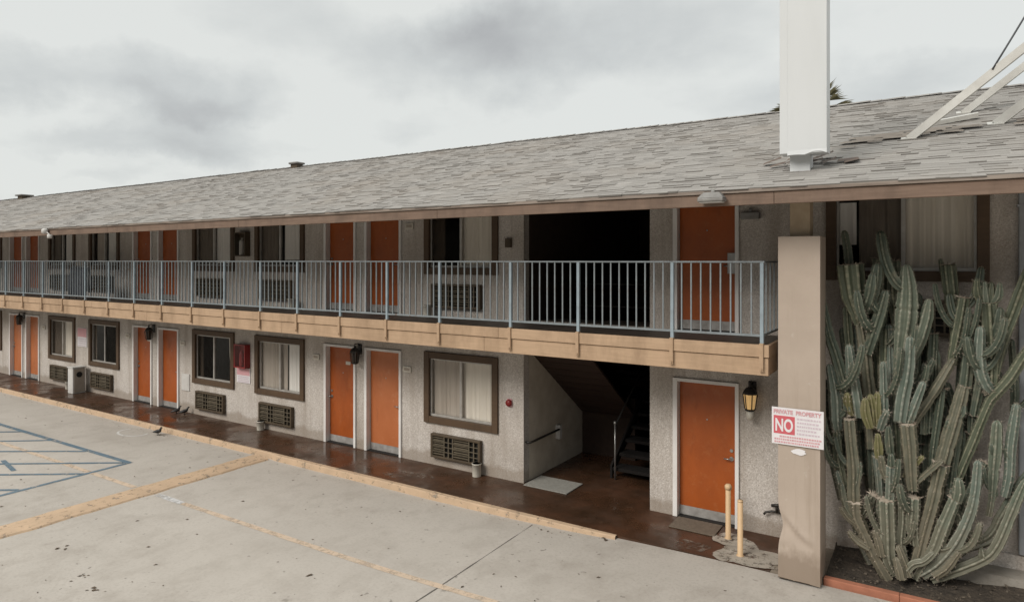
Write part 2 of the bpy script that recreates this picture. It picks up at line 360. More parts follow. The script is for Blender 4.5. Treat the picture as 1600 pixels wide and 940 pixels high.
# stems of the cactus: (skin, cut flat, [(x, y, z, radius), ...] from base to tip)
STEMS = [
 (0,0,[(-0.959,9.15,2.038,0.068),(-0.986,9.136,2.234,0.068),(-1.026,9.121,2.429,0.068),(-1.103,9.107,2.724,0.064),(-1.174,9.093,2.958,0.061),(-1.222,9.079,3.195,0.057),(-1.264,9.064,3.409,0.053),(-1.306,9.05,3.663,0.041)]),
 (3,0,[(-0.879,9.5,3.116,0.05),(-0.93,9.5,3.52,0.054),(-0.988,9.5,3.829,0.054),(-1.01,9.5,4.025,0.054),(-1.04,9.5,4.198,0.046)]),
 (1,1,[(-0.846,9.3,3.077,0.061),(-0.866,9.283,3.212,0.093),(-0.921,9.267,3.481,0.138),(-0.955,9.25,3.822,0.146)]),
 (2,1,[(-0.717,9.35,1.555,0.068),(-0.737,9.34,1.95,0.073),(-0.751,9.33,2.227,0.077),(-0.778,9.32,2.502,0.077),(-0.798,9.31,2.778,0.073),(-0.846,9.3,3.093,0.061)]),
 (1,1,[(-0.623,9.5,2.012,0.065),(-0.636,9.49,2.491,0.069),(-0.65,9.48,2.89,0.073),(-0.656,9.47,3.289,0.081),(-0.641,9.46,3.608,0.089),(-0.634,9.45,3.894,0.089)]),
 (1,1,[(-0.416,9.5,1.88,0.06),(-0.422,9.48,2.355,0.064),(-0.421,9.46,2.789,0.072),(-0.441,9.44,3.103,0.08),(-0.48,9.42,3.455,0.08),(-0.493,9.4,3.862,0.072)]),
 (3,0,[(-0.434,9.3,1.918,0.059),(-0.426,9.275,2.386,0.067),(-0.399,9.25,2.775,0.078),(-0.358,9.225,3.086,0.109),(-0.337,9.2,3.316,0.116),(-0.33,9.175,3.545,0.096),(-0.342,9.15,3.742,0.065)]),
 (4,0,[(-0.414,9.15,1.974,0.07),(-0.38,9.113,2.265,0.077),(-0.339,9.075,2.501,0.073),(-0.312,9.037,2.732,0.064),(-0.305,9.0,2.937,0.049)]),
 (0,0,[(-0.799,9.4,2.808,0.053),(-0.763,9.4,3.05,0.065),(-0.742,9.4,3.226,0.069),(-0.777,9.4,3.432,0.053)]),
 (0,0,[(-0.758,9.25,2.733,0.056),(-0.707,9.217,2.912,0.068),(-0.609,9.183,3.261,0.071),(-0.567,9.15,3.449,0.055)]),
 (3,0,[(-0.361,9.3,2.542,0.055),(-0.281,9.275,2.766,0.062),(-0.216,9.25,2.94,0.069),(-0.151,9.225,3.202,0.069),(-0.125,9.2,3.369,0.046)]),
 (1,1,[(-0.606,9.45,1.945,0.061),(-0.591,9.433,2.345,0.069),(-0.59,9.417,2.663,0.072),(-0.582,9.4,3.036,0.072)]),
 (1,1,[(0.149,9.6,2.622,0.051),(0.149,9.588,3.006,0.062),(0.129,9.575,3.251,0.07),(0.097,9.562,3.495,0.078),(0.065,9.55,3.824,0.078)]),
 (1,0,[(0.059,9.6,3.616,0.035),(0.02,9.575,3.739,0.035),(-0.006,9.55,3.862,0.024)]),
 (1,1,[(0.102,9.4,2.66,0.046),(0.133,9.383,2.874,0.057),(0.183,9.367,3.177,0.065),(0.219,9.35,3.44,0.057)]),
 (2,0,[(-0.3,9.25,1.885,0.047),(-0.261,9.267,2.001,0.054),(-0.069,9.283,2.345,0.054),(0.101,9.3,2.688,0.042)]),
 (1,1,[(0.461,9.35,2.346,0.052),(0.466,9.338,2.422,0.067),(0.466,9.325,2.758,0.082),(0.459,9.312,3.049,0.093),(0.441,9.3,3.391,0.093)]),
 (1,0,[(0.393,9.3,3.367,0.037),(0.343,9.25,3.499,0.045),(0.336,9.2,3.631,0.03)]),
 (3,0,[(0.428,9.28,3.37,0.037),(0.415,9.265,3.486,0.044),(0.409,9.25,3.602,0.03)]),
 (1,0,[(0.453,9.3,3.369,0.037),(0.47,9.3,3.486,0.044),(0.476,9.3,3.588,0.03)]),
 (3,0,[(0.482,9.3,3.37,0.037),(0.539,9.275,3.475,0.044),(0.549,9.25,3.591,0.029)]),
 (4,0,[(0.47,9.3,2.399,0.044),(0.421,9.263,2.472,0.059),(0.372,9.225,2.618,0.063),(0.359,9.188,2.802,0.059),(0.369,9.15,3.08,0.044)]),
 (1,0,[(0.491,9.35,2.466,0.048),(0.555,9.338,2.901,0.066),(0.653,9.325,3.217,0.066),(0.737,9.312,3.507,0.065),(0.804,9.3,3.743,0.051)]),
 (0,0,[(0.22,9.4,2.342,0.061),(0.232,9.383,2.435,0.068),(0.263,9.367,2.811,0.06),(0.256,9.35,3.197,0.049)]),
 (2,1,[(0.013,9.25,1.526,0.076),(0.076,9.267,1.806,0.08),(0.156,9.283,2.132,0.072),(0.218,9.3,2.417,0.06)]),
 (1,0,[(0.133,9.4,1.26,0.05),(0.305,9.371,1.779,0.053),(0.377,9.343,2.016,0.049),(0.465,9.314,2.28,0.048),(0.522,9.286,2.378,0.051),(0.642,9.257,2.567,0.054),(0.748,9.229,2.792,0.05),(0.796,9.2,2.904,0.036)]),
 (4,0,[(0.605,9.4,1.2,0.041),(0.644,9.375,1.453,0.048),(0.654,9.35,1.763,0.051),(0.676,9.325,2.001,0.051),(0.702,9.3,2.231,0.04)]),
 (3,0,[(0.457,9.4,0.951,0.034),(0.486,9.375,1.184,0.037),(0.502,9.35,1.486,0.056),(0.519,9.325,1.748,0.066),(0.529,9.3,2.008,0.052)]),
 (0,0,[(-0.103,9.55,0.711,0.063),(0.02,9.562,1.117,0.067),(0.149,9.575,1.481,0.07),(0.306,9.588,1.896,0.069),(0.332,9.6,2.335,0.058)]),
 (4,0,[(-0.858,9.2,1.962,0.06),(-0.874,9.15,2.165,0.068),(-0.918,9.1,2.505,0.06),(-0.941,9.05,2.797,0.044)]),
 (4,0,[(-1.086,9.2,1.758,0.049),(-1.103,9.167,1.898,0.069),(-1.114,9.133,2.22,0.069),(-1.16,9.1,2.538,0.044)]),
 (4,0,[(-0.576,9.2,1.997,0.051),(-0.58,9.15,2.352,0.047),(-0.583,9.1,2.619,0.039)]),
 (0,0,[(-0.548,9.4,1.962,0.036),(-0.52,9.4,2.436,0.036),(-0.513,9.4,2.656,0.028)]),
 (0,0,[(-0.394,9.3,2.139,0.043),(-0.275,9.283,2.324,0.051),(-0.164,9.267,2.512,0.05),(-0.094,9.25,2.678,0.034)]),
 (4,0,[(-0.377,9.2,1.855,0.039),(-0.323,9.167,1.998,0.054),(-0.258,9.133,2.2,0.053),(-0.187,9.1,2.422,0.042)]),
 (5,0,[(-0.722,9.15,1.849,0.043),(-0.768,9.125,2.027,0.063),(-0.773,9.1,2.162,0.043)]),
 (5,0,[(-0.685,9.2,1.844,0.044),(-0.697,9.175,2.049,0.063),(-0.715,9.15,2.206,0.043)]),
 (5,0,[(-0.631,9.2,1.851,0.043),(-0.642,9.175,2.071,0.055),(-0.641,9.15,2.245,0.039)]),
 (5,0,[(-0.924,9.15,1.979,0.032),(-0.961,9.1,2.125,0.048),(-0.962,9.05,2.227,0.036)]),
 (4,0,[(-0.614,9.15,1.849,0.039),(-0.575,9.075,1.984,0.047),(-0.544,9.0,2.078,0.035)]),
 (2,1,[(-0.284,9.15,1.18,0.057),(-0.296,9.133,1.37,0.073),(-0.309,9.117,1.672,0.08),(-0.334,9.1,1.957,0.084)]),
 (2,1,[(-0.888,9.15,0.872,0.072),(-0.901,9.137,1.03,0.076),(-0.9,9.125,1.346,0.076),(-0.927,9.113,1.658,0.068),(-0.946,9.1,1.931,0.068)]),
 (2,1,[(-0.539,9.25,0.037,0.071),(-0.686,9.213,0.31,0.071),(-0.779,9.175,0.535,0.072),(-0.873,9.137,0.762,0.076),(-0.884,9.1,0.943,0.075)]),
 (1,1,[(-0.964,9.2,0.881,0.044),(-1.05,9.2,1.262,0.057),(-1.086,9.2,1.495,0.057),(-1.093,9.2,1.789,0.045)]),
 (4,0,[(-0.95,9.2,0.844,0.036),(-1.033,9.175,1.058,0.044),(-1.08,9.15,1.23,0.036)]),
 (0,1,[(-0.837,9.2,0.71,0.036),(-0.752,9.175,0.891,0.052),(-0.695,9.15,1.049,0.043)]),
 (4,1,[(-0.513,9.15,0.985,0.055),(-0.505,9.125,1.184,0.054),(-0.497,9.1,1.435,0.054)]),
 (3,1,[(-0.445,9.25,0.115,0.059),(-0.529,9.2,0.321,0.086),(-0.54,9.15,0.666,0.09),(-0.55,9.1,1.031,0.093)]),
 (3,1,[(-0.563,9.2,0.69,0.039),(-0.624,9.2,0.832,0.051),(-0.631,9.2,1.001,0.047)]),
 (3,1,[(-0.339,9.25,0.134,0.051),(-0.411,9.233,0.482,0.051),(-0.397,9.217,0.796,0.054),(-0.396,9.2,1.144,0.05)]),
 (3,1,[(-0.261,9.25,0.51,0.05),(-0.286,9.217,0.729,0.066),(-0.278,9.183,0.907,0.069),(-0.271,9.15,1.099,0.065)]),
 (2,1,[(-0.275,9.28,0.116,0.062),(-0.222,9.26,0.379,0.07),(-0.151,9.24,0.735,0.073),(-0.081,9.22,1.055,0.076),(0.001,9.2,1.514,0.079)]),
 (3,0,[(0.142,9.15,1.12,0.048),(0.166,9.125,1.263,0.059),(0.165,9.1,1.357,0.048)]),
 (3,1,[(-0.261,9.25,0.116,0.054),(-0.189,9.225,0.31,0.054),(-0.068,9.2,0.513,0.065),(0.013,9.175,0.777,0.068),(0.13,9.15,1.147,0.056)]),
 (4,0,[(-0.196,9.25,0.17,0.058),(-0.031,9.22,0.351,0.065),(0.143,9.19,0.639,0.067),(0.269,9.16,0.99,0.059),(0.321,9.13,1.269,0.051),(0.344,9.1,1.589,0.044)]),
 (0,0,[(-0.006,9.35,0.27,0.054),(0.214,9.38,0.528,0.061),(0.47,9.41,0.701,0.064),(0.596,9.44,0.967,0.063),(0.761,9.47,1.331,0.059),(0.845,9.5,1.468,0.052)]),
 (3,0,[(-0.101,9.3,0.13,0.058),(0.076,9.292,0.245,0.065),(0.398,9.283,0.482,0.063),(0.528,9.275,0.668,0.059),(0.648,9.267,1.033,0.055),(0.711,9.258,1.24,0.051),(0.766,9.25,1.416,0.036)]),
 (2,0,[(-0.068,9.2,0.2,0.038),(0.05,9.175,0.329,0.041),(0.16,9.15,0.533,0.03)]),
 (2,0,[(-0.736,9.15,0.391,0.043),(-0.858,9.125,0.457,0.044),(-0.932,9.1,0.543,0.032)]),
 (2,0,[(-0.874,9.15,0.656,0.036),(-0.963,9.125,0.724,0.04),(-1.024,9.1,0.813,0.032)]),
 (3,0,[(-0.336,9.15,0.227,0.046),(-0.271,9.15,0.319,0.046),(-0.169,9.15,0.373,0.046),(-0.093,9.15,0.466,0.038)]),
 (2,0,[(-0.31,9.15,0.159,0.042),(-0.375,9.15,0.331,0.042),(-0.421,9.15,0.456,0.039)]),
 (2,0,[(-0.392,9.1,0.127,0.05),(-0.418,9.1,0.249,0.05),(-0.438,9.1,0.327,0.039)]),
 (2,0,[(-0.6,9.15,0.33,0.043),(-0.632,9.125,0.508,0.047),(-0.664,9.1,0.61,0.035)]),
 (0,0,[(-1.069,9.5,0.81,0.05),(-1.198,9.517,1.443,0.059),(-1.246,9.533,1.848,0.055),(-1.263,9.55,2.26,0.047)]),
 (0,0,[(-0.513,9.15,1.572,0.043),(-0.525,9.125,1.729,0.051),(-0.53,9.1,1.871,0.035)]),
 (5,0,[(-0.627,9.15,1.493,0.043),(-0.632,9.125,1.644,0.055),(-0.637,9.1,1.764,0.035)]),
 (0,0,[(-0.492,9.12,1.302,0.047),(-0.491,9.11,1.434,0.05),(-0.497,9.1,1.541,0.039)]),
 (2,0,[(-0.546,9.15,1.261,0.039),(-0.585,9.125,1.399,0.047),(-0.597,9.1,1.51,0.035)]),
 (0,0,[(-0.704,9.45,0.816,0.057),(-0.718,9.45,1.332,0.061),(-0.739,9.45,1.688,0.053)]),
 (0,0,[(0.678,9.6,1.708,0.038),(0.703,9.617,2.15,0.041),(0.71,9.633,2.444,0.041),(0.681,9.65,2.92,0.034)]),
 (5,0,[(-0.364,9.2,1.302,0.031),(-0.271,9.15,1.46,0.034),(-0.193,9.1,1.582,0.027)]),
 (2,0,[(-0.258,9.15,1.259,0.031),(-0.118,9.125,1.432,0.034),(-0.012,9.1,1.56,0.03)]),
 (0,0,[(-0.259,9.65,1.396,0.065),(-0.205,9.667,2.032,0.068),(-0.178,9.683,2.663,0.064),(-0.199,9.7,3.094,0.057)]),
 (0,0,[(-0.871,9.65,1.132,0.067),(-0.924,9.667,1.945,0.072),(-0.94,9.683,2.52,0.068),(-0.912,9.7,2.934,0.059)]),
 (0,0,[(-0.387,9.45,0.098,0.068),(-0.443,9.483,0.543,0.072),(-0.458,9.517,1.081,0.073),(-0.439,9.55,1.55,0.065)]),
 (0,0,[(-0.301,9.5,0.139,0.072),(-0.162,9.533,0.82,0.071),(-0.019,9.567,1.456,0.063),(0.059,9.6,1.999,0.055)]),
]
ZENITH, SUN_E, EXPO = 1.55, 2.3, 0.0

# ------------------------------------------------------------------ dimensions (metres; wall runs along X, +Y into the building)
YW = 9.9                # face of the front wall
XL, XR = -50.0, 6.0     # ends of the building
F2 = 2.82               # upper floor
SOF = 2.45              # underside of the balcony
YE, ZE = 8.0, 4.705     # eave line (top of fascia)
YR = 15.1; PITCH = .327; ZR = ZE + PITCH*(YR-YE)
def roofz(y): return ZE + PITCH*(y-YE)
STAIR = (-6.115, -3.81)
DOORS = [(-3.435,-2.455), (-9.93,-8.93), (-11.13,-10.18), (-17.55,-16.57), (-18.79,-17.83), (-25.37,-24.40), (-26.60,-25.60), (-33.0,-32.0), (-34.2,-33.2)]
WINS  = [-7.49, -12.61, -15.10, -20.35, -22.90, -28.07, -30.62]
WW, WZ0, WZ1 = 1.70, .79, 2.14           # outer trim of a window
TR = .125

def lotz(x):                                    # the lot rises gently to meet the walkway at the right
    if x < -7: return -.10
    if x > -1.9: return -.006
    t = (x+7)/5.1; t = t*t*(3-2*t)
    return -.10 + .094*t

# ------------------------------------------------------------------ ground
gm = MB()
xs = [-60,-50,-40,-30,-24,-18,-14,-12,-10,-9,-8,-7.5,-7,-6.5,-6,-5.5,-5,-4.5,-4,-3.5,-3,-2.5,-2,-1.5,-1,0,2,6,12,30]
ys = [-9,-7,-4,-2,0,2,3,4,5,6,7,7.5,8,8.4,8.74]
n0 = 0; vs = []; fs = []
for y in ys:
    for x in xs:
        vs.append((x, y, lotz(x)))
W_ = len(xs)
for j in range(len(ys)-1):
    for i in range(W_-1):
        fs.append((j*W_+i, j*W_+i+1, (j+1)*W_+i+1, (j+1)*W_+i))
gm.raw(vs, fs, 0, True)
structure(gm.build('parking_lot', M['lot'], origin=(0,0,0)))
gm = MB(); gm.raw([(-600,-600,-.16),(600,-600,-.16),(600,600,-.16),(-600,600,-.16)], [(0,1,2,3)])
structure(gm.build('ground', M['far'], origin=(0,0,0)))
gm = MB()
gm.box(XL, -1.80, 8.74, 9.899, -.155, 0)
gm.box(STAIR[0]+.006, STAIR[1]-.006, 9.8995, 15.0, -.155, 0)
structure(gm.build('walkway', M['walk'], origin=(-20,9,0)))
# kerb: flush concrete strip painted yellow, ends in a broken lump
kb = MB()
n = 160; x0, x1 = -50.0, -3.85
prev = None
for i in range(n+1):
    x = x0 + (x1-x0)*(i/n); j1 = .012*noise.noise(Vector((x*2.3,0,0))); j2 = .016*noise.noise(Vector((x*1.7,5,0)))
    wv = .115 if x > -11.3 else .075
    top = .006; bot = lotz(x)-.05
    if x > -5: wv *= 1 - .35*((x+5)/1.15)**2
    row = [(x, 8.738-wv+j1, bot), (x, 8.738-wv+.012+j1, top-.012+j2*.3), (x, 8.738-wv+.03+j1, top+j2*.2), (x, 8.738, top)]
    if prev:
        for q in range(3): kb.face([prev[q], row[q], row[q+1], prev[q+1]], 0, False)
    prev = row
kb.face([prev[0], prev[1], prev[2], prev[3]][::-1])
kb2 = MB(); kb2.f = [list(f) for f in kb.f]; kb2.v = list(kb.v); kb2.m = list(kb.m); kb2.sm = list(kb.sm)
structure(kb.build('kerb', M['kerb'], origin=(0,0,0)))
kb2.v = [(x, y-.003, z+.004) for x, y, z in kb2.v]
structure(kb2.build('kerb_paint', M['ylw'], origin=(0,0,0)))
# painted rib across the lot
rb = MB(); prev = None
for i in range(121):
    y = 3.2 + (8.60-3.2)*i/120
    jl = .035*noise.noise(Vector((y*1.9, 1, 0)))+.015*noise.noise(Vector((y*7, 1, 0))); jr = .03*noise.noise(Vector((y*2.3, 9, 0)))+.016*noise.noise(Vector((y*8, 9, 0)))
    zc = -.10
    row = [(-11.84+jl, y, zc-.02), (-11.81+jl, y, zc+.014), (-11.7, y, zc+.034), (-11.42, y, zc+.036), (-11.31+jr, y, zc+.02), (-11.27+jr, y, zc-.02)]
    if prev:
        for q in range(5): rb.face([row[q], prev[q], prev[q+1], row[q+1]], 0, True)
    prev = row
rb2 = MB(); rb2.f = [list(f) for f in rb.f]; rb2.v = [(x,y,z+.004) for x,y,z in rb.v]; rb2.m = list(rb.m); rb2.sm = list(rb.sm)
structure(rb.build('concrete_rib', M['kerb'], origin=(0,0,0)))
structure(rb2.build('concrete_rib_paint', M['ylw'], origin=(0,0,0)))
def strip(name, pts, w, mat, dz=.004, step=.25, jit=.006):
    b_ = MB(); P = []
    for (ax, ay), (bx, by) in zip(pts, pts[1:]):
        L = math.hypot(bx-ax, by-ay); k = max(1, int(L/step))
        P += [(ax+(bx-ax)*i/k, ay+(by-ay)*i/k) for i in range(k)]
    P.append(pts[-1]); prev = None
    for i, (x, y) in enumerate(P):
        a = P[max(i-1,0)]; c_ = P[min(i+1,len(P)-1)]
        t = Vector((c_[0]-a[0], c_[1]-a[1])).normalized(); nx, ny = -t.y, t.x
        hw = w/2 + jit*noise.noise(Vector((x*3, y*3, 2))); z = lotz(x) + dz
        row = [(x+nx*hw, y+ny*hw, z), (x-nx*hw, y-ny*hw, z)]
        if prev: b_.face([prev[0], prev[1], row[1], row[0]])
        prev = row
    return b_
def merge(lst):
    o = MB()
    for q in lst: o.raw(q.v, q.f)
    return o
segs = [strip('', [(-24,6.9),(-13.38,7.0)], .11, 0), strip('', [(-13.43,6.94),(-13.38,4.55)], .10, 0, .0045)]
for k, (a, b_) in enumerate([((-17.9,5.95),(-16.55,6.94)), ((-16.85,5.72),(-14.98,6.94)), ((-15.75,5.40),(-13.52,6.94)), ((-14.85,5.20),(-13.46,6.16)), ((-14.3,4.55),(-13.46,5.12)), ((-19.3,5.95),(-17.95,6.93)), ((-15.7,5.72),(-14.75,5.55))]):
    segs.append(strip('', [a, b_], .085, 0, .005+.0004*k))
structure(merge(segs).build('blue_hatch_marking', M['blue'], origin=(0,0,0)))
structure(merge([strip('', [(-24,6.22),(-11.9,6.29)], .10, 0), strip('', [(-10.45,6.30),(-2.4,6.37)], .10, 0)]).build('stall_line', M['ylw_faint'], origin=(0,0,0)))
structure(strip('', [(-11.2,6.30),(-10.46,6.30)], .11, 0).build('white_line_dash', M['wht_faint'], origin=(0,0,0)))
structure(merge([strip('', [(-5.10,-4),(-5.13,3),(-5.11,6.3),(-5.14,8.57)], .012, 0, .0035, .12, .012),
                 strip('', [(-28,-2.2),(-5.2,-2.1)], .012, 0, .0035, .2, .012)]).build('slab_joint', M['crack'], origin=(0,0,0)))
ringp = [(-15.72+.42*math.cos(a), 8.28+.27*math.sin(a)) for a in [R(d) for d in range(150, 400, 10)]]
structure(strip('', ringp, .05, 0, .004).build('faint_chalk_ring', M['chalk'], origin=(0,0,0)))
def blob(cx, cy, rx, ry, z, seed, n=28, amp=.35):
    pts = []
    for i in range(n):
        a = 2*math.pi*i/n
        k = 1 + amp*noise.noise(Vector((math.cos(a)*1.6+seed*7, math.sin(a)*1.6, seed))) + .12*noise.noise(Vector((math.cos(a)*5+seed, math.sin(a)*5, seed)))
        pts.append((cx+rx*k*math.cos(a), cy+ry*k*math.sin(a), z))
    return pts
st = MB()
for i, (cx, cy, rx, ry) in enumerate([(-7.95,9.25,.34,.12), (-8.35,9.0,.22,.08), (-2.85,8.98,.25,.14)]):
    st.face(blob(cx, cy, rx, ry, .004+.0005*i, i+1))
structure(st.build('pale_floor_scuff', M['stain'], origin=(0,0,0)))
cp = MB()
cp.face(blob(-2.18, 9.08, .42, .40, .004, 11, amp=.5)); cp.face(blob(-2.05, 8.88, .30, .12, .008, 12, amp=.5)); cp.face(blob(-2.45, 9.45, .22, .22, .0085, 13, amp=.4))
structure(cp.build('cement_spill', M['cement'], origin=(0,0,0)))
# apron of bare dirt-stained cement between walkway end, pylon and wall
ap = MB(); ap.box(-1.797, -1.20, 8.745, 9.895, -.155, -.003)
structure(ap.build('cement_apron', M['patch'], origin=(0,0,0)))
# planting bed
sb = MB(); nx, ny = 60, 14; vs = []; fs = []
for j in range(ny+1):
    for i in range(nx+1):
        x = -1.19 + 6.2*i/nx; y = 8.90 + 1.0*j/ny; t = j/ny
        h = .03 + .05*t + .16*max(0, min(1, (x+.3)/1.4))*t
        h += .035*noise.noise(Vector((x*4, y*4, 0))) + .02*noise.noise(Vector((x*13, y*13, 3)))
        vs.append((x, y, h if j else .02))
for j in range(ny):
    for i in range(nx): fs.append((j*(nx+1)+i, j*(nx+1)+i+1, (j+1)*(nx+1)+i+1, (j+1)*(nx+1)+i))
sb.raw(vs, fs, 0, True)
structure(sb.build('soil', M['soil'], origin=(0,0,0)))
rk = MB()
for i in range(520):                                     # clods and dry bits on the soil
    x = random.uniform(-1.15, 3); y = 8.93 + .93*random.random(); t = (y-8.9)
    h = .03 + .05*t + .16*max(0, min(1, (x+.3)/1.4))*t
    r_ = random.uniform(.008, .03); c_ = Vector((x, y, h+.01))
    vs = [c_ + Vector((random.uniform(-1,1), random.uniform(-1,1), random.uniform(-.3,1)))*r_ for _ in range(5)]
    rk.raw(vs, [(0,1,2),(0,2,3),(0,3,4),(1,3,2),(1,4,3)])
o = rk.build('soil_clods', plain('soil_clod', lin(.16,.13,.10), lin(.07,.055,.04), .95, 12), origin=(0,0,0)); o['kind'] = 'stuff'; o['label'] = 'loose clods and dry bits lying on the planting bed soil'
# leaf litter on the lot
lt = MB()
def leaf(x, y, z, s):
    a = random.random()*6.28; dx, dy = math.cos(a)*s, math.sin(a)*s; k = random.uniform(.25,.6)
    lt.raw([(x-dx,y-dy,z+.002),(x+dy*k,y-dx*k,z+s*.35),(x+dx,y+dy,z+.004),(x-dy*k,y+dx*k,z+s*.25)], [(0,1,2),(0,2,3)])
for i in range(150):
    x = random.uniform(-20,-1.5); y = random.uniform(2.6, 8.5)
    leaf(x, y, lotz(x)+.002, random.choice([.01,.012,.018,.025,.032]))
for x, y in [(-10.21,4.4),(-9.09,4.17),(-8.6,4.05),(-6.65,5.73),(-3.95,8.6)]:
    for _ in range(5): leaf(x+random.uniform(-.07,.07), y+random.uniform(-.05,.05), lotz(x)+.002, random.uniform(.015,.04))
for i in range(60):
    x = random.uniform(-24,-3); leaf(x, 8.55-abs(random.gauss(0,.06)), lotz(x)+.002, random.uniform(.01,.028))
o = lt.build('leaf_litter', M['litter'], origin=(0,0,0)); o['kind'] = 'stuff'; o['label'] = 'small dry leaves and grit scattered over the grey concrete lot'

# ------------------------------------------------------------------ the motel
motel = thing('motel_building', (-20, YW, 0), 'long two storey motel with orange doors, brown windows and grey shingle roof', 'building')
holes = []
HX = []
for a, b_ in DOORS:
    for zf in (0, F2): holes.append((a+.012, b_-.012, zf, zf+2.085))
for c in WINS:
    for zf in (0, F2): holes.append((c-WW/2+.03, c+WW/2-.03, zf+WZ0+.03, zf+WZ1-.03))
CR = -.41                                            # upper window of the right wing
holes.append((CR-.87, CR+.87, F2+WZ0+.03, F2+WZ1-.03))
holes.append((STAIR[0], STAIR[1], 0, SOF+.02))
holes.append((STAIR[0], STAIR[1], F2, 4.95))
def wall_holes(x0, x1, z0, z1, y0, y1, holes):
    b_ = MB()
    X = sorted(set([x0,x1]+[h[0] for h in holes]+[h[1] for h in holes])); Z = sorted(set([z0,z1]+[h[2] for h in holes]+[h[3] for h in holes]))
    ins = lambda x, z: any(h[0] < x < h[1] and h[2] < z < h[3] for h in holes)
    for i in range(len(X)-1):
        for j in range(len(Z)-1):
            xa, xb, za, zb = X[i], X[i+1], Z[j], Z[j+1]
            if not ins((xa+xb)/2, (za+zb)/2):
                b_.face([(xa,y0,za),(xb,y0,za),(xb,y0,zb),(xa,y0,zb)])
                b_.face([(xa,y1,za),(xa,y1,zb),(xb,y1,zb),(xb,y1,za)])
    for h in holes:
        a, b2, c, d = h
        b_.face([(a,y0,c),(a,y0,d),(a,y1,d),(a,y1,c)]); b_.face([(b2,y0,c),(b2,y1,c),(b2,y1,d),(b2,y0,d)])
        b_.face([(a,y0,d),(b2,y0,d),(b2,y1,d),(a,y1,d)]); 
        if not (c == 0 and b2-a > 2): b_.face([(a,y0,c),(a,y1,c),(b2,y1,c),(b2,y0,c)])
    return b_
w = wall_holes(XL, XR, -.15, 5.10, YW, YW+.18, holes)
w.build('wall', M['stucco'], motel)
pl = MB(); pl.box(-1.17, XR, YW-.055, YW-.002, -.15, .40); pl.build('plinth', M['stucco'], motel)
pl = MB(); pl.box(-.05, XR, YW-.36, YW-.06, 0, .235); pl.build('concrete_ledge', M['kerb'], motel)
# shell
sh = MB()
sh.box(XL, XL+.2, YW+.182, 20.3, -.15, 5.05); sh.box(XR-.2, XR, YW+.182, 20.3, -.15, 5.05)
sh.box(XL, XR, 20.302, 20.5, -.15, 5.05)
sh.build('outer_wall', M['stucco'], motel)
rm = MB()
rm.box(XL+.21, STAIR[0]-.17, 12.6, 12.7, 0, 5.05); rm.box(STAIR[1]+.17, XR-.21, 12.6, 12.7, 0, 5.05)
rm.box(XL+.21, STAIR[0]-.17, YW+.19, 12.59, 2.50, 2.80); rm.box(STAIR[1]+.17, XR-.21, YW+.19, 12.59, 2.50, 2.80)
rm.box(XL+.21, XR-.21, YW+.19, 12.59, 4.97, 5.03)
rm.box(XL+.21, STAIR[0]-.17, YW+.19, 12.59, -.10, -.01); rm.box(STAIR[1]+.17, XR-.21, YW+.19, 12.59, -.10, -.01)
rm.build('room_shell', M['room'], motel)
# stairwell
sw = MB()
sw.box(STAIR[0]-.16, STAIR[0], YW+.182, 12.16, 0, SOF+.02)
sw.build('stairwell_wall', M['stucco_in'], motel)
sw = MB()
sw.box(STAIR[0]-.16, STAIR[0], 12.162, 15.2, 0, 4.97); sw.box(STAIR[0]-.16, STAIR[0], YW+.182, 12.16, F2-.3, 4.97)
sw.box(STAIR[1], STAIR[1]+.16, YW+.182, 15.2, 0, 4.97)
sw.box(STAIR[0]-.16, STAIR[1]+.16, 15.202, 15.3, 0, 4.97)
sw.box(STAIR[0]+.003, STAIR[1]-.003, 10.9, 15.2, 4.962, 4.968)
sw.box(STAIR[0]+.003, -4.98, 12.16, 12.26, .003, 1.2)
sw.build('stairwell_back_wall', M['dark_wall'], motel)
stair = empty('staircase', (-5.0, 11.0, 0)); stair.parent = motel; stair.location = Vector((-5.0,11.0,0))-Vector(ORG[motel.name])
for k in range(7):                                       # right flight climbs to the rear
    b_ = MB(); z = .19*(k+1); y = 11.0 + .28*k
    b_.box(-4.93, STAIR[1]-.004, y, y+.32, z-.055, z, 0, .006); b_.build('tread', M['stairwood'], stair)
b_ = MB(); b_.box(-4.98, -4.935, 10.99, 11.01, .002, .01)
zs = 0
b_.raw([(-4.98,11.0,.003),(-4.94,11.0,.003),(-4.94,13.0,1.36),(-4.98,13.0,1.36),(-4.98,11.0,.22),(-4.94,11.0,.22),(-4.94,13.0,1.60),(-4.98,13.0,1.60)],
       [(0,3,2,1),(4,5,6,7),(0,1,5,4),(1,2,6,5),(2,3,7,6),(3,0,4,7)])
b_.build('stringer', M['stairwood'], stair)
b_ = MB(); b_.box(STAIR[0]+.004, STAIR[1]-.004, 13.0, 14.4, 1.28, 1.38); b_.build('stair_landing', M['dark_wall'], stair)
b_ = MB()                                                # soffit of the left flight, boards across
for k in range(14):
    y = 10.0 + k*.21; z = 2.45 - .71*(y-9.9)
    if z < .62: break
    b_.obox(((STAIR[0]-4.95)/2, y+.1, z-.075), ((-4.95-STAIR[0])/2-.005,0,0), (0,.098,-.0697), (0,.012,.017))
b_.build('stair_soffit', plain('stair_boards', lin(.05,.027,.018), lin(.03,.017,.012), .7, 3, stretch=(.5,6,6)), stair)
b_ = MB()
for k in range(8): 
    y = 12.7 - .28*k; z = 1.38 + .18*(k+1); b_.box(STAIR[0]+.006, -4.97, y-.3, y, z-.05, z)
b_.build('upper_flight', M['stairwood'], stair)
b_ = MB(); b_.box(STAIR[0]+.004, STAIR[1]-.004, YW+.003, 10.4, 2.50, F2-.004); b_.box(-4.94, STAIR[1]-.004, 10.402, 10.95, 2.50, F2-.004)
b_.build('upper_landing', M['deck'], motel)
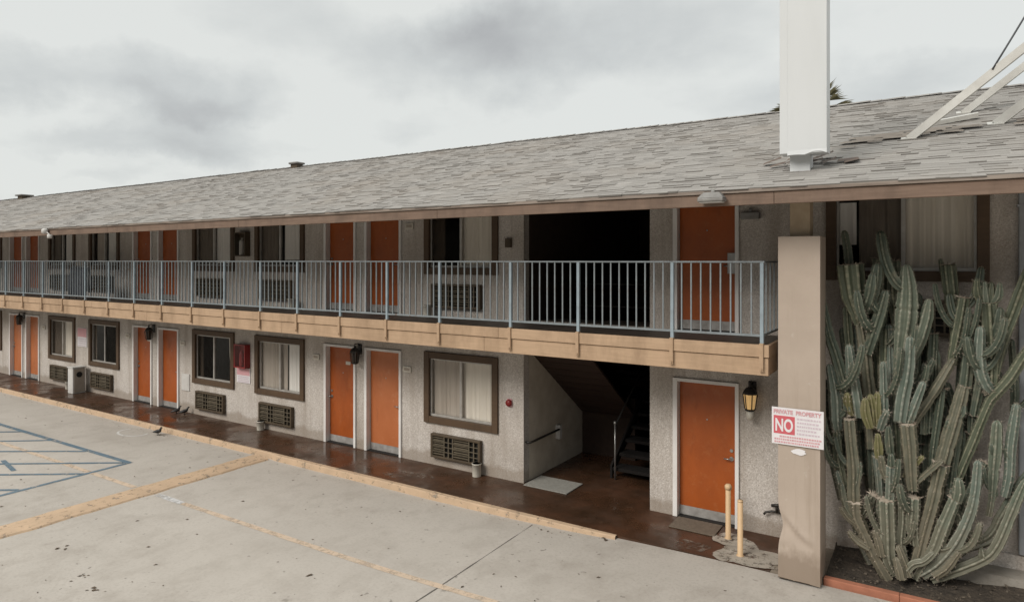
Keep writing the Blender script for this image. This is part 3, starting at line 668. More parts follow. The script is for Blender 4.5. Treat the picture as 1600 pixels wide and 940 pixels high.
b_ = MB(); b_.tube([(-4.86,10.95,0),(-4.86,10.95,.98)], .018, 8); b_.lathe((-4.86,10.95,.97), [(.018,0),(.032,.02),(.032,.05),(.012,.07)], 10)
b_.build('newel_post', M['steel'], stair)
b_ = MB(); b_.tube([(-4.86,10.96,.95),(-4.86,13.0,2.3)], .016, 8); b_.build('stair_handrail', M['black'], stair)
# upper stairwell guard rail
b_ = MB()
for z in (3.05, 3.45, 3.85): b_.tube([(STAIR[0]+.05,11.0,z),(STAIR[1]-.05,11.0,z)], .014, 6)
b_.build('landing_guard', M['black'], stair)

# wall handrail with its white end plate
hr = thing('wall_handrail', (-6.04,10.4,.65), 'dark pipe handrail on the stairwell side wall with white end plate', 'handrail')
b_ = MB(); b_.tube([(-6.115,9.97,.70),(-6.04,9.98,.70),(-6.035,10.1,.70),(-6.035,11.05,.71)], .02, 10); b_.build('rail', M['black'], hr)
b_ = MB(); b_.box(-6.113,-6.02,11.03,11.13,.52,.78,0,.012); b_.build('end_plate', M['bin'], hr)

# doors --------------------------------------------------------------
def door(a, b_, zf, mat, lab=None, lock=False, handle_right=True):
    root_m = MB(); yd = YW+.085
    root_m.box(a+.075, b_-.058, yd, yd+.045, zf+.155, zf+2.045)
    d = root_m.build('door', mat, motel)
    if lab: d['label'] = lab
    f = MB(); y0, y1 = YW-.036, YW+.17
    f.box(a, a+.07, y0, y1, zf+.002, zf+2.10, 0, .004); f.box(b_-.055, b_, y0, y1, zf+.002, zf+2.10, 0, .004)
    f.box(a+.071, b_-.056, y0+.002, y1, zf+2.05, zf+2.098)
    f.build('door_frame', M['white'], d)
    k = MB(); k.box(a+.077, b_-.06, yd-.004, yd+.044, zf+.018, zf+.153); k.build('kick_plate', M['kick'], d)
    t = MB(); t.box(a+.072, b_-.057, YW-.01, yd+.05, zf+.001, zf+.014); t.build('threshold', M['void'], d)
    h = MB(); hx = b_-.13 if handle_right else a+.14; hz = zf+.97
    h.tube([(hx,yd,hz),(hx,yd-.012,hz)], .032, 12); h.tube([(hx,yd-.01,hz),(hx,yd-.05,hz)], .012, 8)
    h.tube([(hx+.01,yd-.05,hz),(hx-.1,yd-.052,hz)], .010, 8)
    h.tube([(hx,yd,hz+.12),(hx,yd-.014,hz+.12)], .024, 12)
    if lock: h.box(b_-.16, b_-.02, YW-.034, YW-.024, zf+.86, zf+1.16, 0, .003)
    h.build('door_handle', M['steel'], d)
    if lab is None and zf == 0 and not handle_right:
        q = MB(); q.box((a+b_)/2+.08,(a+b_)/2+.22,yd-.006,yd-.001,1.68,1.75,0,.002); q.build('number_plate', M['plastic'], d)
    p = MB(); cx = (a+b_)/2; p.tube([(cx,yd,zf+1.5),(cx,yd-.006,zf+1.5)], .012, 8); p.build('peephole', M['steel'], d)
    return d
for i, (a, b_) in enumerate(DOORS):
    for zf in (0, F2):
        glare = i in (1, 5, 6) and zf == 0
        door(a, b_, zf, M['door_glare'] if glare else M['door'], 'orange door coloured paler salmon to imitate glare' if glare else None, lock=(zf > 0 and i == 0), handle_right=(i not in (2,4,6,8)))

# windows ------------------------------------------------------------
def curtain(x0, x1, z0, z1, y, mat, parent, folds=9, amp=.016, spread=0.0):
    b_ = MB(); n = max(8, int((x1-x0)*60)); rows = 6; ph = random.random()*6
    P = []
    for j in range(rows+1):
        t = j/rows; z = z0+(z1-z0)*t
        for i in range(n+1):
            s = i/n; xx = x0 + (x1-x0)*s + spread*(1-t)*(1-t)*(1-s)
            q = s*folds*(x1-x0)*2*math.pi + ph
            yy = y + amp*(.55+.45*(1-t))*math.sin(q + 1.4*math.sin(q*.31+ph) + .5*t) * (.6+.4*math.sin(q*.23+ph*2)) + .006*math.sin(q*2.3+t)
            P.append((xx, yy, z))
    b_.raw(P, [(j*(n+1)+i, j*(n+1)+i+1, (j+1)*(n+1)+i+1, (j+1)*(n+1)+i) for j in range(rows) for i in range(n)], 0, True)
    return b_.build('curtain', mat, parent)  # also builds the white panels that imitate reflections in the upstairs windows
def window(c, zf, curt, screen='l', wd=WW, lab=None, split=.5):
    """curt: list of (from, to, bottom, top, material) in fractions of the opening"""
    x0, x1, z0, z1 = c-wd/2, c+wd/2, zf+WZ0, zf+WZ1
    b_ = MB(); y0, y1 = YW-.045, YW+.10
    b_.box(x0, x0+TR, y0, y1, z0, z1, 0, .005); b_.box(x1-TR, x1, y0, y1, z0, z1, 0, .005)
    b_.box(x0+TR+.001, x1-TR-.001, y0+.002, y1, z1-TR, z1-.002, 0, .005)
    b_.box(x0+TR+.001, x1-TR-.001, y0+.002, y1, z0+.002, z0+TR, 0, .005)
    wdo = b_.build('window', M['trim'], motel)
    if lab: wdo['label'] = lab
    a0, a1, c0, c1 = x0+TR+.002, x1-TR-.002, z0+TR+.002, z1-TR-.002
    xm = a0+(a1-a0)*split
    s = MB(); t = .028; ys0, ys1 = YW+.012, YW+.06
    s.box(a0, a1, ys0, ys1, c0, c0+t+.012); s.box(a0, a1, ys0, ys1, c1-t, c1)
    s.box(a0, a0+t, ys0+.002, ys1, c0+t+.013, c1-t-.001); s.box(a1-t, a1, ys0+.002, ys1, c0+t+.013, c1-t-.001)
    s.box(xm-.024, xm+.024, ys0-.004, ys1-.002, c0+t+.013, c1-t-.001)
    s.build('sash', M['alu'], wdo)
    p = MB(); p.face([(a0+t,YW+.048,c0+t),(xm-.02,YW+.048,c0+t),(xm-.02,YW+.048,c1-t),(a0+t,YW+.048,c1-t)]); p.build('pane', M['glass'], wdo)
    p = MB(); p.face([(xm+.02,YW+.036,c0+t),(a1-t,YW+.036,c0+t),(a1-t,YW+.036,c1-t),(xm+.02,YW+.036,c1-t)]); p.build('pane', M['glass'], wdo)
    if screen:
        p = MB(); lo, hi = (a0+t, xm-.02) if screen == 'l' else (xm+.02, a1-t)
        p.face([(lo,YW+.021,c0+t),(hi,YW+.021,c0+t),(hi,YW+.021,c1-t),(lo,YW+.021,c1-t)]); p.build('insect_screen', M['screen'], wdo)
    for (f0, f1, b0, t0, mt) in curt:
        W2, H2 = a1-a0, c1-c0
        curtain(a0+W2*f0, a0+W2*f1, c0-.05+H2*b0, c0+.03+H2*t0, YW+.088, mt, wdo, spread=.10 if f0 > .7 else 0)
    return wdo
C, CW, CG, CD = M['curtain'], M['curtain_reflection_w'], M['curtain_g'], M['curtain_d']
low = {0: ([(-.02,.53,0,1,CG),(.53,1.02,0,1,C)], None),
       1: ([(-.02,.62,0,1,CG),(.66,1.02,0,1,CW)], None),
       2: ([(.84,1.02,0,1,C),(-.02,.12,0,1,CD)], 'l'),
       3: ([(-.02,.08,0,1,CD)], 'r'),
       4: ([(-.02,.5,0,1,CG),(.5,1.02,0,1,C)], 'l'),
       5: ([(-.02,.5,0,1,CD),(.5,1.02,0,1,C)], 'l'), 6: ([(-.02,.3,0,1,CG),(.7,1.02,0,1,C)], 'l')}
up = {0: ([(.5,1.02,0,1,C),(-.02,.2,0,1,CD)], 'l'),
      1: ([(.56,1.0,.18,.84,CW),(-.02,.4,0,1,CD)], None),  # the short white panels upstairs imitate bright reflections in the glass
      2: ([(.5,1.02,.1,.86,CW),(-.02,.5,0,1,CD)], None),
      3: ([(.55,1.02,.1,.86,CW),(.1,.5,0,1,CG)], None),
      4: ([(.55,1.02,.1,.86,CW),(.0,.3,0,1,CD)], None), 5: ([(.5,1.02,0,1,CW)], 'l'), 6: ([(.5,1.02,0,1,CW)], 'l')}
for i, c in enumerate(WINS):
    window(c, 0, *low[i]); window(c, F2, *up[i])
window(CR, F2, [(.17,.50,0,1,CD),(-.02,.15,.36,.80,CW),(.50,1.02,0,1,C)], None, 1.80)  # small white panel at the left imitates a reflection in the glass

# balcony --------------------------------------------------------------
b_ = MB(); b_.box(XL, -1.83, 8.705, YW-.003, 2.50, F2); b_.build('balcony_deck', M['deck'], motel)
b_ = MB(); b_.box(XL, -1.83, 8.707, YW-.003, 2.455, 2.498); b_.build('balcony_soffit', M['soffit'], motel)
eb = MB(); x = XL
while x < -1.9:
    x2 = min(x+4.88, -1.795) if x+4.88 < -3 else -1.795
    eb.box(x+.002, x2-.002, 8.655, 8.702, 2.445, 2.665, 0, .004); x = x2
eb.box(-1.828, -1.797, 8.704, YW-.004, 2.447, 2.665)
eb.build('balcony_edge_board', M['band'], motel)
eb = MB(); x = XL-2
while x < -1.9:
    x2 = min(x+4.2, -1.785) if x+4.2 < -3 else -1.785
    eb.box(max(x,XL)+.002, x2-.002, 8.635, 8.70, 2.672, 2.826, 0, .005); x = x2
eb.box(-1.827, -1.787, 8.704, YW-.004, 2.672, 2.824)
eb.build('balcony_trim_board', M['band'], motel)

# roof -----------------------------------------------------------------
rs = MB(); L = math.hypot(YR-YE, ZR-ZE); uy, uz = (YR-YE)/L, (ZR-ZE)/L; ny_, nz_ = -uz, uy
EXP = .128; nc = int(L/EXP)+1
rnd = random.Random(3)
def sag(x, s): return .018*noise.noise(Vector((x*.16, s*.4, 1))) + .010*noise.noise(Vector((x*.7, s*.8, 4)))
for k in range(nc):
    s0 = -.03 + k*EXP; s1 = min(s0+EXP+.02, L)
    x = XL-.6 + rnd.uniform(-.3,0)
    while x < XR+.6:
        wd = rnd.choice([.12,.15,.18,.22,.27,.33])*(1.0 if x > -22 else 2.0); x2 = min(x+wd, XR+.6)
        th = rnd.choice([.005,.006,.006,.007,.008,.010,.013,.018]); dl = rnd.uniform(-.012,.012)
        tone = min(1, max(0, rnd.gauss(.58,.11)))
        if rnd.random() < .02: tone *= .55
        def P(xx, s, h):
            h += sag(xx, s); return (xx, YE+uy*s+ny_*h, ZE+uz*s+nz_*h)
        a, b2, c2, d = P(x, s0+dl, th), P(x2, s0+dl, th), P(x2, s1, .004), P(x, s1, .004)
        e, f2 = P(x, s0+dl, -.004), P(x2, s0+dl, -.004); e2, f3 = P(x, s1, -.004), P(x2, s1, -.004)
        rs.raw([a,b2,c2,d,e,f2,f3,e2], [(0,1,2,3),(0,4,5,1),(0,3,7,4),(1,5,6,2)]); rs.col += [tone, .2, .25, .25]  # edge faces coloured darker to imitate the shadow lines between tabs
        x = x2
for i in range(int((XR-XL+1.2)/.2)):                     # ridge caps
    x = XL-.6+i*.2; h = .02+rnd.random()*.01; tone = rnd.uniform(.2,.7); sg = sag(x, L)
    p = [(x,YR-.16,ZR-.16*uz/uy+h+sg),(x+.21,YR-.16,ZR-.16*uz/uy+h+.006+sg),(x+.21,YR,ZR+h+.012+sg),(x,YR,ZR+h+.004+sg),(x,YR+.16,ZR-.16*uz/uy+h+sg),(x+.21,YR+.16,ZR-.16*uz/uy+h+.006+sg)]
    rs.raw(p, [(0,1,2,3),(3,2,5,4)]); rs.col += [tone, tone]
yb = 22.2; zb = ZR-PITCH*(yb-YR)
rs.raw([(XL-.6,YR,ZR),(XR+.6,YR,ZR),(XR+.6,yb,zb),(XL-.6,yb,zb)], [(0,1,2,3)]); rs.col += [.5]
roof = rs.build('roof', M['shingle'], motel)
b_ = MB(); dk = lambda y: roofz(y)-.02
b_.raw([(XL-.55,YE+.05,dk(YE+.05)),(XR+.55,YE+.05,dk(YE+.05)),(XR+.55,YR,dk(YR)),(XL-.55,YR,dk(YR)),
        (XL-.55,YE+.05,4.54),(XR+.55,YE+.05,4.54),(XR+.55,YW+.3,4.98),(XL-.55,YW+.3,4.98)], [(0,1,2,3),(7,6,5,4),(0,4,5,1)])
for xx in (XL-.5, XR+.5):                                # gable ends
    b_.raw([(xx,YE+.05,4.545),(xx,YR,ZR-.03),(xx,yb-.05,zb-.03),(xx,yb-.05,4.4)], [(0,1,2,3)])
b_.build('eave_soffit', M['soffit'], roof)
b_ = MB(); x = XL-.6
while x < XR+.6:
    x2 = min(x+4.9, XR+.6); b_.box(x+.002, x2-.002, YE, YE+.045, 4.515, 4.655, 0, .004); x = x2
b_.build('fascia', M['fascia'], roof)
b_ = MB(); b_.box(XL-.6, XR+.6, YE-.022, YE+.04, 4.658, 4.699, 0, .004); b_.build('drip_edge', M['drip'], roof)
def roofpt(x, y, h=0): return (x, y+ny_*h, roofz(y)+nz_*h)
for (xv, s_) in ((-18.2, .62), (-38.6, 1.0)):
    b_ = MB(); y = YR-.12; z = roofz(y)
    b_.box(xv-.25*s_, xv+.25*s_, y-.2*s_, y+.2*s_, z-.1, z+.099, 1); b_.box(xv-.34*s_, xv+.34*s_, y-.3*s_, y+.3*s_, z+.10, z+.17, 0, .03)
    b_.build('roof_vent', [M['vent'], M['ac']], roof)
# torn flashing round the pylon pole
b_ = MB(); rnd = random.Random(5)
for k in range(13):
    a = rnd.random()*6.28; d = rnd.uniform(.16,.62); x = -1.45+d*math.cos(a)*1.15; y = 9.02+abs(d*math.sin(a))*.7
    s_ = rnd.uniform(.06,.13); q = Vector(roofpt(x, y, .03)); h = rnd.uniform(.005,.07)
    b_.raw([q+Vector((-s_,-s_*.6,0-.2*s_)), q+Vector((s_,-s_*.5,h-.15*s_)), q+Vector((s_*.8,s_*.6,h+.2*s_)), q+Vector((-s_,s_*.5,.2*s_))], [(0,1,2,3)])
b_.build('torn_flashing', M['flash'], roof)
b_ = MB(); rnd = random.Random(8)
for k in range(34):                                      # tar patch by the brace feet
    x = rnd.uniform(-1.1,1.3); y = 10.75+.25*(x)+rnd.gauss(0,.16); s_ = rnd.uniform(.08,.2); q = Vector(roofpt(x, y, .034))
    b_.raw([q+Vector((-s_,-s_*.4,-.13*s_)), q+Vector((s_,-s_*.4,-.13*s_)), q+Vector((s_,s_*.3,.1*s_)), q+Vector((-s_,s_*.4,.13*s_))], [(0,1,2,3)])
b_.build('tar_patch', plain('tar', lin(.21,.175,.145), lin(.26,.225,.19), .9, 8), roof)
# downpipe near the right edge
b_ = MB(); b_.box(.765,.84,YW-.085,YW-.004,.42,4.78,0,.012)
for z in (.9,2.4,3.6,4.5): b_.box(.75,.855,YW-.09,YW-.003,z,z+.03)
b_.build('downpipe', plain('grey_downpipe', lin(.36,.38,.40), lin(.28,.29,.30), .5, 4), motel)

# ------------------------------------------------------------------ balcony railing
YP = 8.665
POSTS = [-1.874,-3.02,-4.42,-5.585,-6.98,-8.155,-9.316,-10.5,-11.62,-12.82,-14.0]
while POSTS[-1] > -49: POSTS.append(POSTS[-1]-1.195)
rail = thing('balcony_railing', (-25, YP, F2), 'pale blue grey metal railing along the upper walkway', 'railing')
b_ = MB(); ZT = 3.865
b_.box(POSTS[-1], -1.84, YP-.02, YP+.02, ZT-.022, ZT, 0, .003); b_.box(-1.895,-1.855,YP+.021,YW-.004,ZT-.022,ZT)
b_.build('top_rail', M['rail'], rail)
b_ = MB(); b_.box(POSTS[-1], -1.86, YP-.014, YP+.014, 2.925, 2.953); b_.box(-1.889,-1.861,YP+.015,YW-.004,2.925,2.953)
b_.build('bottom_rail', M['rail'], rail)
pm = MB(); pm.box(-1.874-.022,-1.874+.022,YP-.022,YP+.022,2.83,ZT-.023,0,.004)
post0 = pm.build('post', M['post'], rail)
pf = MB(); xx = -1.874
pf.box(xx-.024,xx+.024,8.612,8.633,2.50,2.83); pf.box(xx-.024,xx+.024,8.612,8.69,2.829,2.845)
pf.tube([(xx,8.612,2.53),(xx,8.598,2.53)], .013, 8)
foot0 = pf.build('post_foot', M['band'], post0)
for x in POSTS[1:]:
    c = post0.copy(); COL.objects.link(c); c.parent = rail; c.location = (x+1.874, 0, 0)
    d = foot0.copy(); COL.objects.link(d); d.parent = c; d.location = (0,0,0)
bx = []
for a, b2 in zip(POSTS, POSTS[1:]):
    n = round((a-b2)/.13); bx += [a+(b2-a)*i/n for i in range(1,n)]
bb = MB(); bb.box(bx[0]-.009,bx[0]+.009,YP-.009,YP+.009,2.953,ZT-.022)
bal0 = bb.build('baluster', M['rail'], rail)
for x in bx[1:95]:
    c = bal0.copy(); COL.objects.link(c); c.parent = rail; c.location = (x-bx[0], 0, 0)
for i in range(1, 5):
    c = bal0.copy(); COL.objects.link(c); c.parent = rail; c.location = (-1.874-bx[0], i*.24, 0)
b_ = MB()
for x in bx[95:]: b_.box(x-.009,x+.009,YP-.009,YP+.009,2.953,ZT-.022)
o = b_.build('balusters', M['rail'], rail); o['kind'] = 'stuff'

# ------------------------------------------------------------------ wall air conditioners
def aircon(c, zf, label):
    a = thing('air_conditioner', (c, YW, zf+.16), label, 'air conditioner', 'wall air conditioners under the windows')
    x0, x1, z0, z1 = c-.57, c+.57, zf+.165, zf+.615; t = .04; y0 = YW-.09
    b_ = MB(); b_.box(x0,x1,y0,YW-.003,z0,z0+t,0,.006); b_.box(x0,x1,y0,YW-.003,z1-t,z1,0,.006)
    b_.box(x0,x0+t,y0+.002,YW-.003,z0+t,z1-t); b_.box(x1-t,x1,y0+.002,YW-.003,z0+t,z1-t)
    b_.box(x0+t,x1-t,YW-.03,YW-.004,z0+t,z1-t,1)
    b_.build('case', [M['ac'], M['void']], a)
    g_ = MB()
    W2 = x1-x0-2*t
    for f0, f1 in ((0,.26),(.45,.80)):                    # the slatted panels; the gaps between stay dark
        n = 8
        for k in range(n):
            z = z0+t+.012+(z1-z0-2*t-.024)*(k+.5)/n
            g_.obox((x0+t+W2*(f0+f1)/2, y0+.03, z), (W2*(f1-f0)/2,0,0), (0,.011,.006), (0,-.0025,.005))
    for f in (.0,.26,.355,.45,.80,.90,1.0):
        xx = x0+t+W2*f; g_.box(xx-.011, xx+.011, y0+.012, y0+.05, z0+t, z1-t)
    for k in (.25,.5,.75): 
        z = z0+t+(z1-z0-2*t)*k; g_.box(x0+t, x1-t, y0+.01, y0+.022, z-.007, z+.007)
    g_.build('grille', M['acg'], a)
lowlab = ['ground floor brown air conditioner below the cream curtained window beside the stairwell',
          'ground floor brown air conditioner just left of the middle pair of ground floor doors',
          'ground floor brown air conditioner left of the red extinguisher cabinet',
          'ground floor brown air conditioner just right of the square white litter bin',
          'ground floor brown air conditioner half hidden behind the square white litter bin',
          None, None]
uplab = ['upstairs brown air conditioner nearest the dark upstairs stair landing',
         'upstairs brown air conditioner just left of the middle pair of upstairs doors',
         'upstairs brown air conditioner just left of the upstairs extinguisher cabinet',
         'upstairs brown air conditioner just right of the dark hanging blanket',
         'upstairs brown air conditioner partly covered by the dark hanging blanket', None, None]
for i, c in enumerate(WINS):
    if lowlab[i]: aircon(c-.07, 0, lowlab[i])
    if uplab[i]: aircon(c-.07, F2, uplab[i])
aircon(CR+.02, F2-.05, 'brown wall air conditioner behind the tall cactus under the large curtained window')

# ------------------------------------------------------------------ lanterns
def lantern(x, z, label, lit):
    a = thing('wall_lantern', (x, YW, z-.2), label, 'wall lamp', 'lantern wall lamps')
    y = YW-.15
    b_ = MB(); b_.box(x-.055,x+.055,YW-.022,YW-.002,z-.05,z+.16,0,.006)
    b_.tube([(x,YW-.02,z+.12),(x,YW-.07,z+.17),(x,y,z+.17),(x,y,z+.12)], .011, 8)
    b_.lathe((x,y,z), [(.105,.0),(.10,.03),(.06,.085),(.025,.10),(.02,.14),(.0,.15)], 6, sm=False)
    b_.lathe((x,y,z-.235), [(.06,0),(.075,.012),(.075,.028)], 6, sm=False)
    for k in range(6):
        an = 2*math.pi*k/6
        b_.tube([(x+.1*math.cos(an),y+.1*math.sin(an),z),(x+.072*math.cos(an),y+.072*math.sin(an),z-.21)], .008, 5)
    b_.build('lamp_body', M['black'], a)
    b_ = MB(); b_.lathe((x,y,z), [(.064,-.207),(.091,-.003)], 6, sm=False); b_.build('lamp_glass', M['amber_lit'] if lit else M['smoke'], a)
    if lit:
        b_ = MB(); b_.lathe((x,y,z), [(.03,-.36),(.055,-.33),(.06,-.24)], 8); b_.build('bulb_cup', M['plastic'], a)
M['smoke'] = plain('smoked_lamp_glass', lin(.05,.035,.022), lin(.035,.025,.016), .2)
lantern(-2.27, 1.99, 'lit amber lantern right of the nearest orange door', True)
lantern(-10.07, 2.0, 'dark unlit lantern between the pair of doors left of the stairwell window', False)
lantern(-17.74, 2.0, 'dark unlit lantern between the pair of doors left of the extinguisher cabinet', False)
lantern(-25.50, 2.0, 'dark unlit lantern between the farthest pair of ground floor doors', False)

# ------------------------------------------------------------------ small plaques by the doors
def plaque(x, z, label, w=.2, h=.12):
    b_ = MB(); b_.box(x-w/2,x+w/2,YW-.026,YW-.004,z-h/2,z+h/2,0,.006); b_.box(x-w/2+.03,x+w/2-.03,YW-.029,YW-.0265,z-h*.22,z+h*.22,1)
    tag(b_.build('door_plaque', [M['plastic'], M['pinkprint'] if 0 else M['bin_side']]), label, 'plaque', 'small pale plaques beside the doors')
plaque(-11.38,1.79,'pale plaque on the wall left of the ground floor door with the middle dark lantern')
plaque(-8.78,1.75,'pale plaque between the glare-lightened orange door and the stairwell window')
plaque(-19.05,1.78,'pale plaque between the dark empty window and the door right of the litter bin')
plaque(-16.40,1.75,'pale plaque right of the ground floor doors, above the small white wall panel')
plaque(-24.10,1.75,'pale plaque right of the farthest ground floor doors')
plaque(-8.72,F2+1.72,'pale plaque high on the upstairs wall left of the window next to the stair landing')
b_ = MB(); b_.box(-16.45,-16.1,YW-.02,YW-.003,.55,.98,0,.006); b_.box(-16.41,-16.14,YW-.024,YW-.0205,.60,.93)
tag(b_.build('wall_panel', M['bin']), 'small square white access panel low on the wall right of two orange doors', 'panel')

# extinguisher cabinets and notices
def cabinet(x, z0, z1, label, red=True):
    a = thing('extinguisher_cabinet', (x, YW, z0), label, 'cabinet')
    b_ = MB(); w = .21
    b_.box(x-w,x+w,YW-.15,YW-.004,z0,z0+.03); b_.box(x-w,x+w,YW-.15,YW-.004,z1-.03,z1); b_.box(x-w,x-w+.03,YW-.148,YW-.004,z0+.03,z1-.03); b_.box(x+w-.03,x+w,YW-.148,YW-.004,z0+.03,z1-.03)
    b_.box(x-w+.03,x+w-.03,YW-.012,YW-.005,z0+.03,z1-.03)
    b_.build('cabinet_box', M['red'] if red else M['ac'], a)
    b_ = MB(); b_.lathe((x,YW-.08,z0+.032), [(.055,0),(.06,.02),(.06,.30),(.045,.34),(.02,.36),(.02,.40)], 14); b_.tube([(x,YW-.08,z0+.42),(x+.07,YW-.1,z0+.42)], .012, 6)
    b_.build('extinguisher', M['red'] if red else M['bin'], a)
    b_ = MB(); b_.face([(x-w+.03,YW-.144,z0+.03),(x+w-.03,YW-.144,z0+.03),(x+w-.03,YW-.144,z1-.03),(x-w+.03,YW-.144,z1-.03)]); b_.build('cabinet_glass', M['glass'], a)
cabinet(-13.87, 1.35, 1.90, 'red extinguisher cabinet on the ground floor wall above a red and white notice')
cabinet(-13.87, F2+1.15, F2+1.72, 'dark cabinet with white extinguisher on the upstairs wall between two windows', False)
def notice(x, z0, z1, w, label):
    a = thing('wall_notice', (x, YW, z0), label, 'sign')
    zm = z0+(z1-z0)*.52
    b_ = MB(); b_.box(x-w/2,x+w/2,YW-.018,YW-.004,z0,z1); b_.build('notice_board', M['board'], a)
    b_ = MB(); b_.box(x-w/2+.012,x+w/2-.012,YW-.021,YW-.0185,zm,z1-.012); b_.build('red_field', M['pinkprint'], a)
    b_ = MB(); rnd = random.Random(int(x*10))
    for k in range(4):
        z = z0+(zm-z0)*(k+.6)/4.6; xx = x-w/2+.05
        while xx < x+w/2-.06:
            l = rnd.uniform(.02,.05); b_.box(xx,xx+l,YW-.021,YW-.0185,z-.012,z+.012); xx += l+.014
    b_.build('lettering', M['paleprint'], a)
notice(-13.9, .98, 1.33, .50, 'red and white notice on the wall just below the red extinguisher cabinet')
notice(-21.62, 1.30, 1.86, .55, 'red and white notice on the wall above the white litter bin')
# alarm bell and upstairs box
a = thing('alarm_bell', (-6.42, YW, 1.32), 'round red alarm bell on the wall between curtained window and stairwell', 'alarm bell')
b_ = MB(); b_.tube([(-6.40,YW-.004,1.37),(-6.40,YW-.03,1.37),(-6.40,YW-.06,1.37),(-6.40,YW-.075,1.37)], [.035,.065,.055,.02], 16); b_.build('gong', M['red'], a)
b_ = MB(); b_.box(-6.45,-6.35,YW-.02,YW-.003,1.30,1.44); b_.build('backplate', M['pinkprint'], a)
b_ = MB(); b_.box(-6.47,-6.35,YW-.06,YW-.004,F2+1.28,F2+1.44,0,.006); b_.box(-6.44,-6.38,YW-.066,YW-.0605,F2+1.32,F2+1.40)
tag(b_.build('junction_box', M['ac']), 'small dark box on the upstairs wall beside the stair landing opening', 'box')
b_ = MB(); b_.box(-2.42,-2.16,YW-.10,YW-.004,F2+1.64,F2+1.74,0,.015); b_.tube([(-2.29,YW-.05,F2+1.74),(-2.29,YW-.05,F2+1.80)], .02, 8)
tag(b_.build('upper_wall_light', M['vent']), 'small pale light fitting high on the wall right of the nearest upstairs door', 'light')

# litter bin
a = thing('litter_bin', (-21.35, 9.62, 0), 'square white litter bin with round black hole in its beige side, standing on the walkway', 'bin')
b_ = MB(); b_.box(-21.50,-21.20,9.44,9.78,.002,.74,0,.01); b_.build('bin_body', M['bin'], a)
b_ = MB(); b_.box(-21.199,-21.185,9.47,9.75,.04,.72,0,.004); b_.build('side_panel', M['bin_side'], a)
b_ = MB(); b_.box(-21.52,-21.17,9.42,9.80,.742,.775,0,.01); b_.build('bin_lid', M['bin'], a)
b_ = MB(); b_.tube([(-21.184,9.61,.55),(-21.176,9.61,.55)], .08, 18); b_.build('bin_hole', M['void'], a)

# condensate pails
def pail(x, y, z, label, r=.085, h=.22):
    a = thing('plastic_pail', (x, y, z), label, 'pail', 'plastic pails under the air conditioners')
    b_ = MB(); b_.lathe((x,y,z+.002), [(r*.9,0),(r*.92,.01),(r,h),(r*1.06,h+.002),(r*1.06,h+.016),(r*.95,h+.016),(r*.9,h-.02)], 16); b_.build('pail_body', M['plastic'], a)
    b_ = MB(); b_.lathe((x,y,z+h-.03), [(r*.88,0),(r*.88,.004)], 14); b_.build('water', M['void'], a)
pail(-7.02,9.76,0,'white pail on the walkway under the corner of the stairwell window air conditioner')
pail(-13.1,9.76,0,'white pail on the walkway under the air conditioner right of the extinguisher notice',.085,.19)
pail(-22.15,9.74,0,'white pail on the walkway immediately left of the litter bin',.08,.2)
pail(-11.95,9.70,F2,'white pail on the upstairs deck left of the middle pair of upstairs doors',.085,.2)
pail(-8.13,9.72,F2,'white pail on the upstairs deck at the air conditioner next to the stair landing',.085,.2)

# mats
b_ = MB(); b_.box(-6.06,-5.22,9.80,10.40,.003,.018,0,.004); tag(b_.build('floor_mat', M['mat']), 'pale grey mat lying at the mouth of the stairwell', 'mat')
b_ = MB(); b_.box(-3.34,-2.68,9.42,9.86,.003,.018,0,.004); tag(b_.build('floor_mat', M['mat2']), 'brown doormat in front of the nearest orange door', 'mat')

# bollards
def bollard(x, y, h, cap, label):
    a = thing('pipe_bollard', (x,y,0), label, 'bollard', 'thin yellow pipe bollards')
    b_ = MB(); b_.lathe((x,y,.0), [(.05,0),(.05,.012),(.036,.014),(.035,h)], 14); b_.build('pipe', M['yellow'], a)
    b_ = MB()
    if cap: b_.lathe((x,y,h), [(.036,-.05),(.047,-.048),(.047,.0),(.03,.02),(.001,.025)], 14)
    else: b_.lathe((x,y,h), [(.036,-.02),(.037,.002),(.001,.004)], 14)
    b_.build('cap', M['yellow'], a)
bollard(-2.50, 9.47, .74, True, 'thin yellow pipe bollard with a rounded cap, in front of the nearest door frame')
bollard(-2.22, 9.00, .73, False, 'thin yellow pipe bollard without cap, standing nearer the beige pylon')

# hose tap
a = thing('hose_tap', (-1.95, YW, .38), 'black hose tap with a short pipe on the wall behind the beige pylon', 'tap')
b_ = MB(); b_.tube([(-1.72,YW-.03,.36),(-2.0,YW-.05,.365),(-2.08,YW-.07,.34),(-2.1,YW-.07,.31)], .016, 8); b_.build('pipe', M['black'], a)
b_ = MB(); b_.tube([(-1.93,YW-.06,.37),(-1.93,YW-.06,.44),(-1.96,YW-.07,.47)], [.02,.02,.015], 8); b_.tube([(-2.0,YW-.07,.45),(-1.87,YW-.07,.48)], .022, 8); b_.build('valve_handle', M['black'], a)

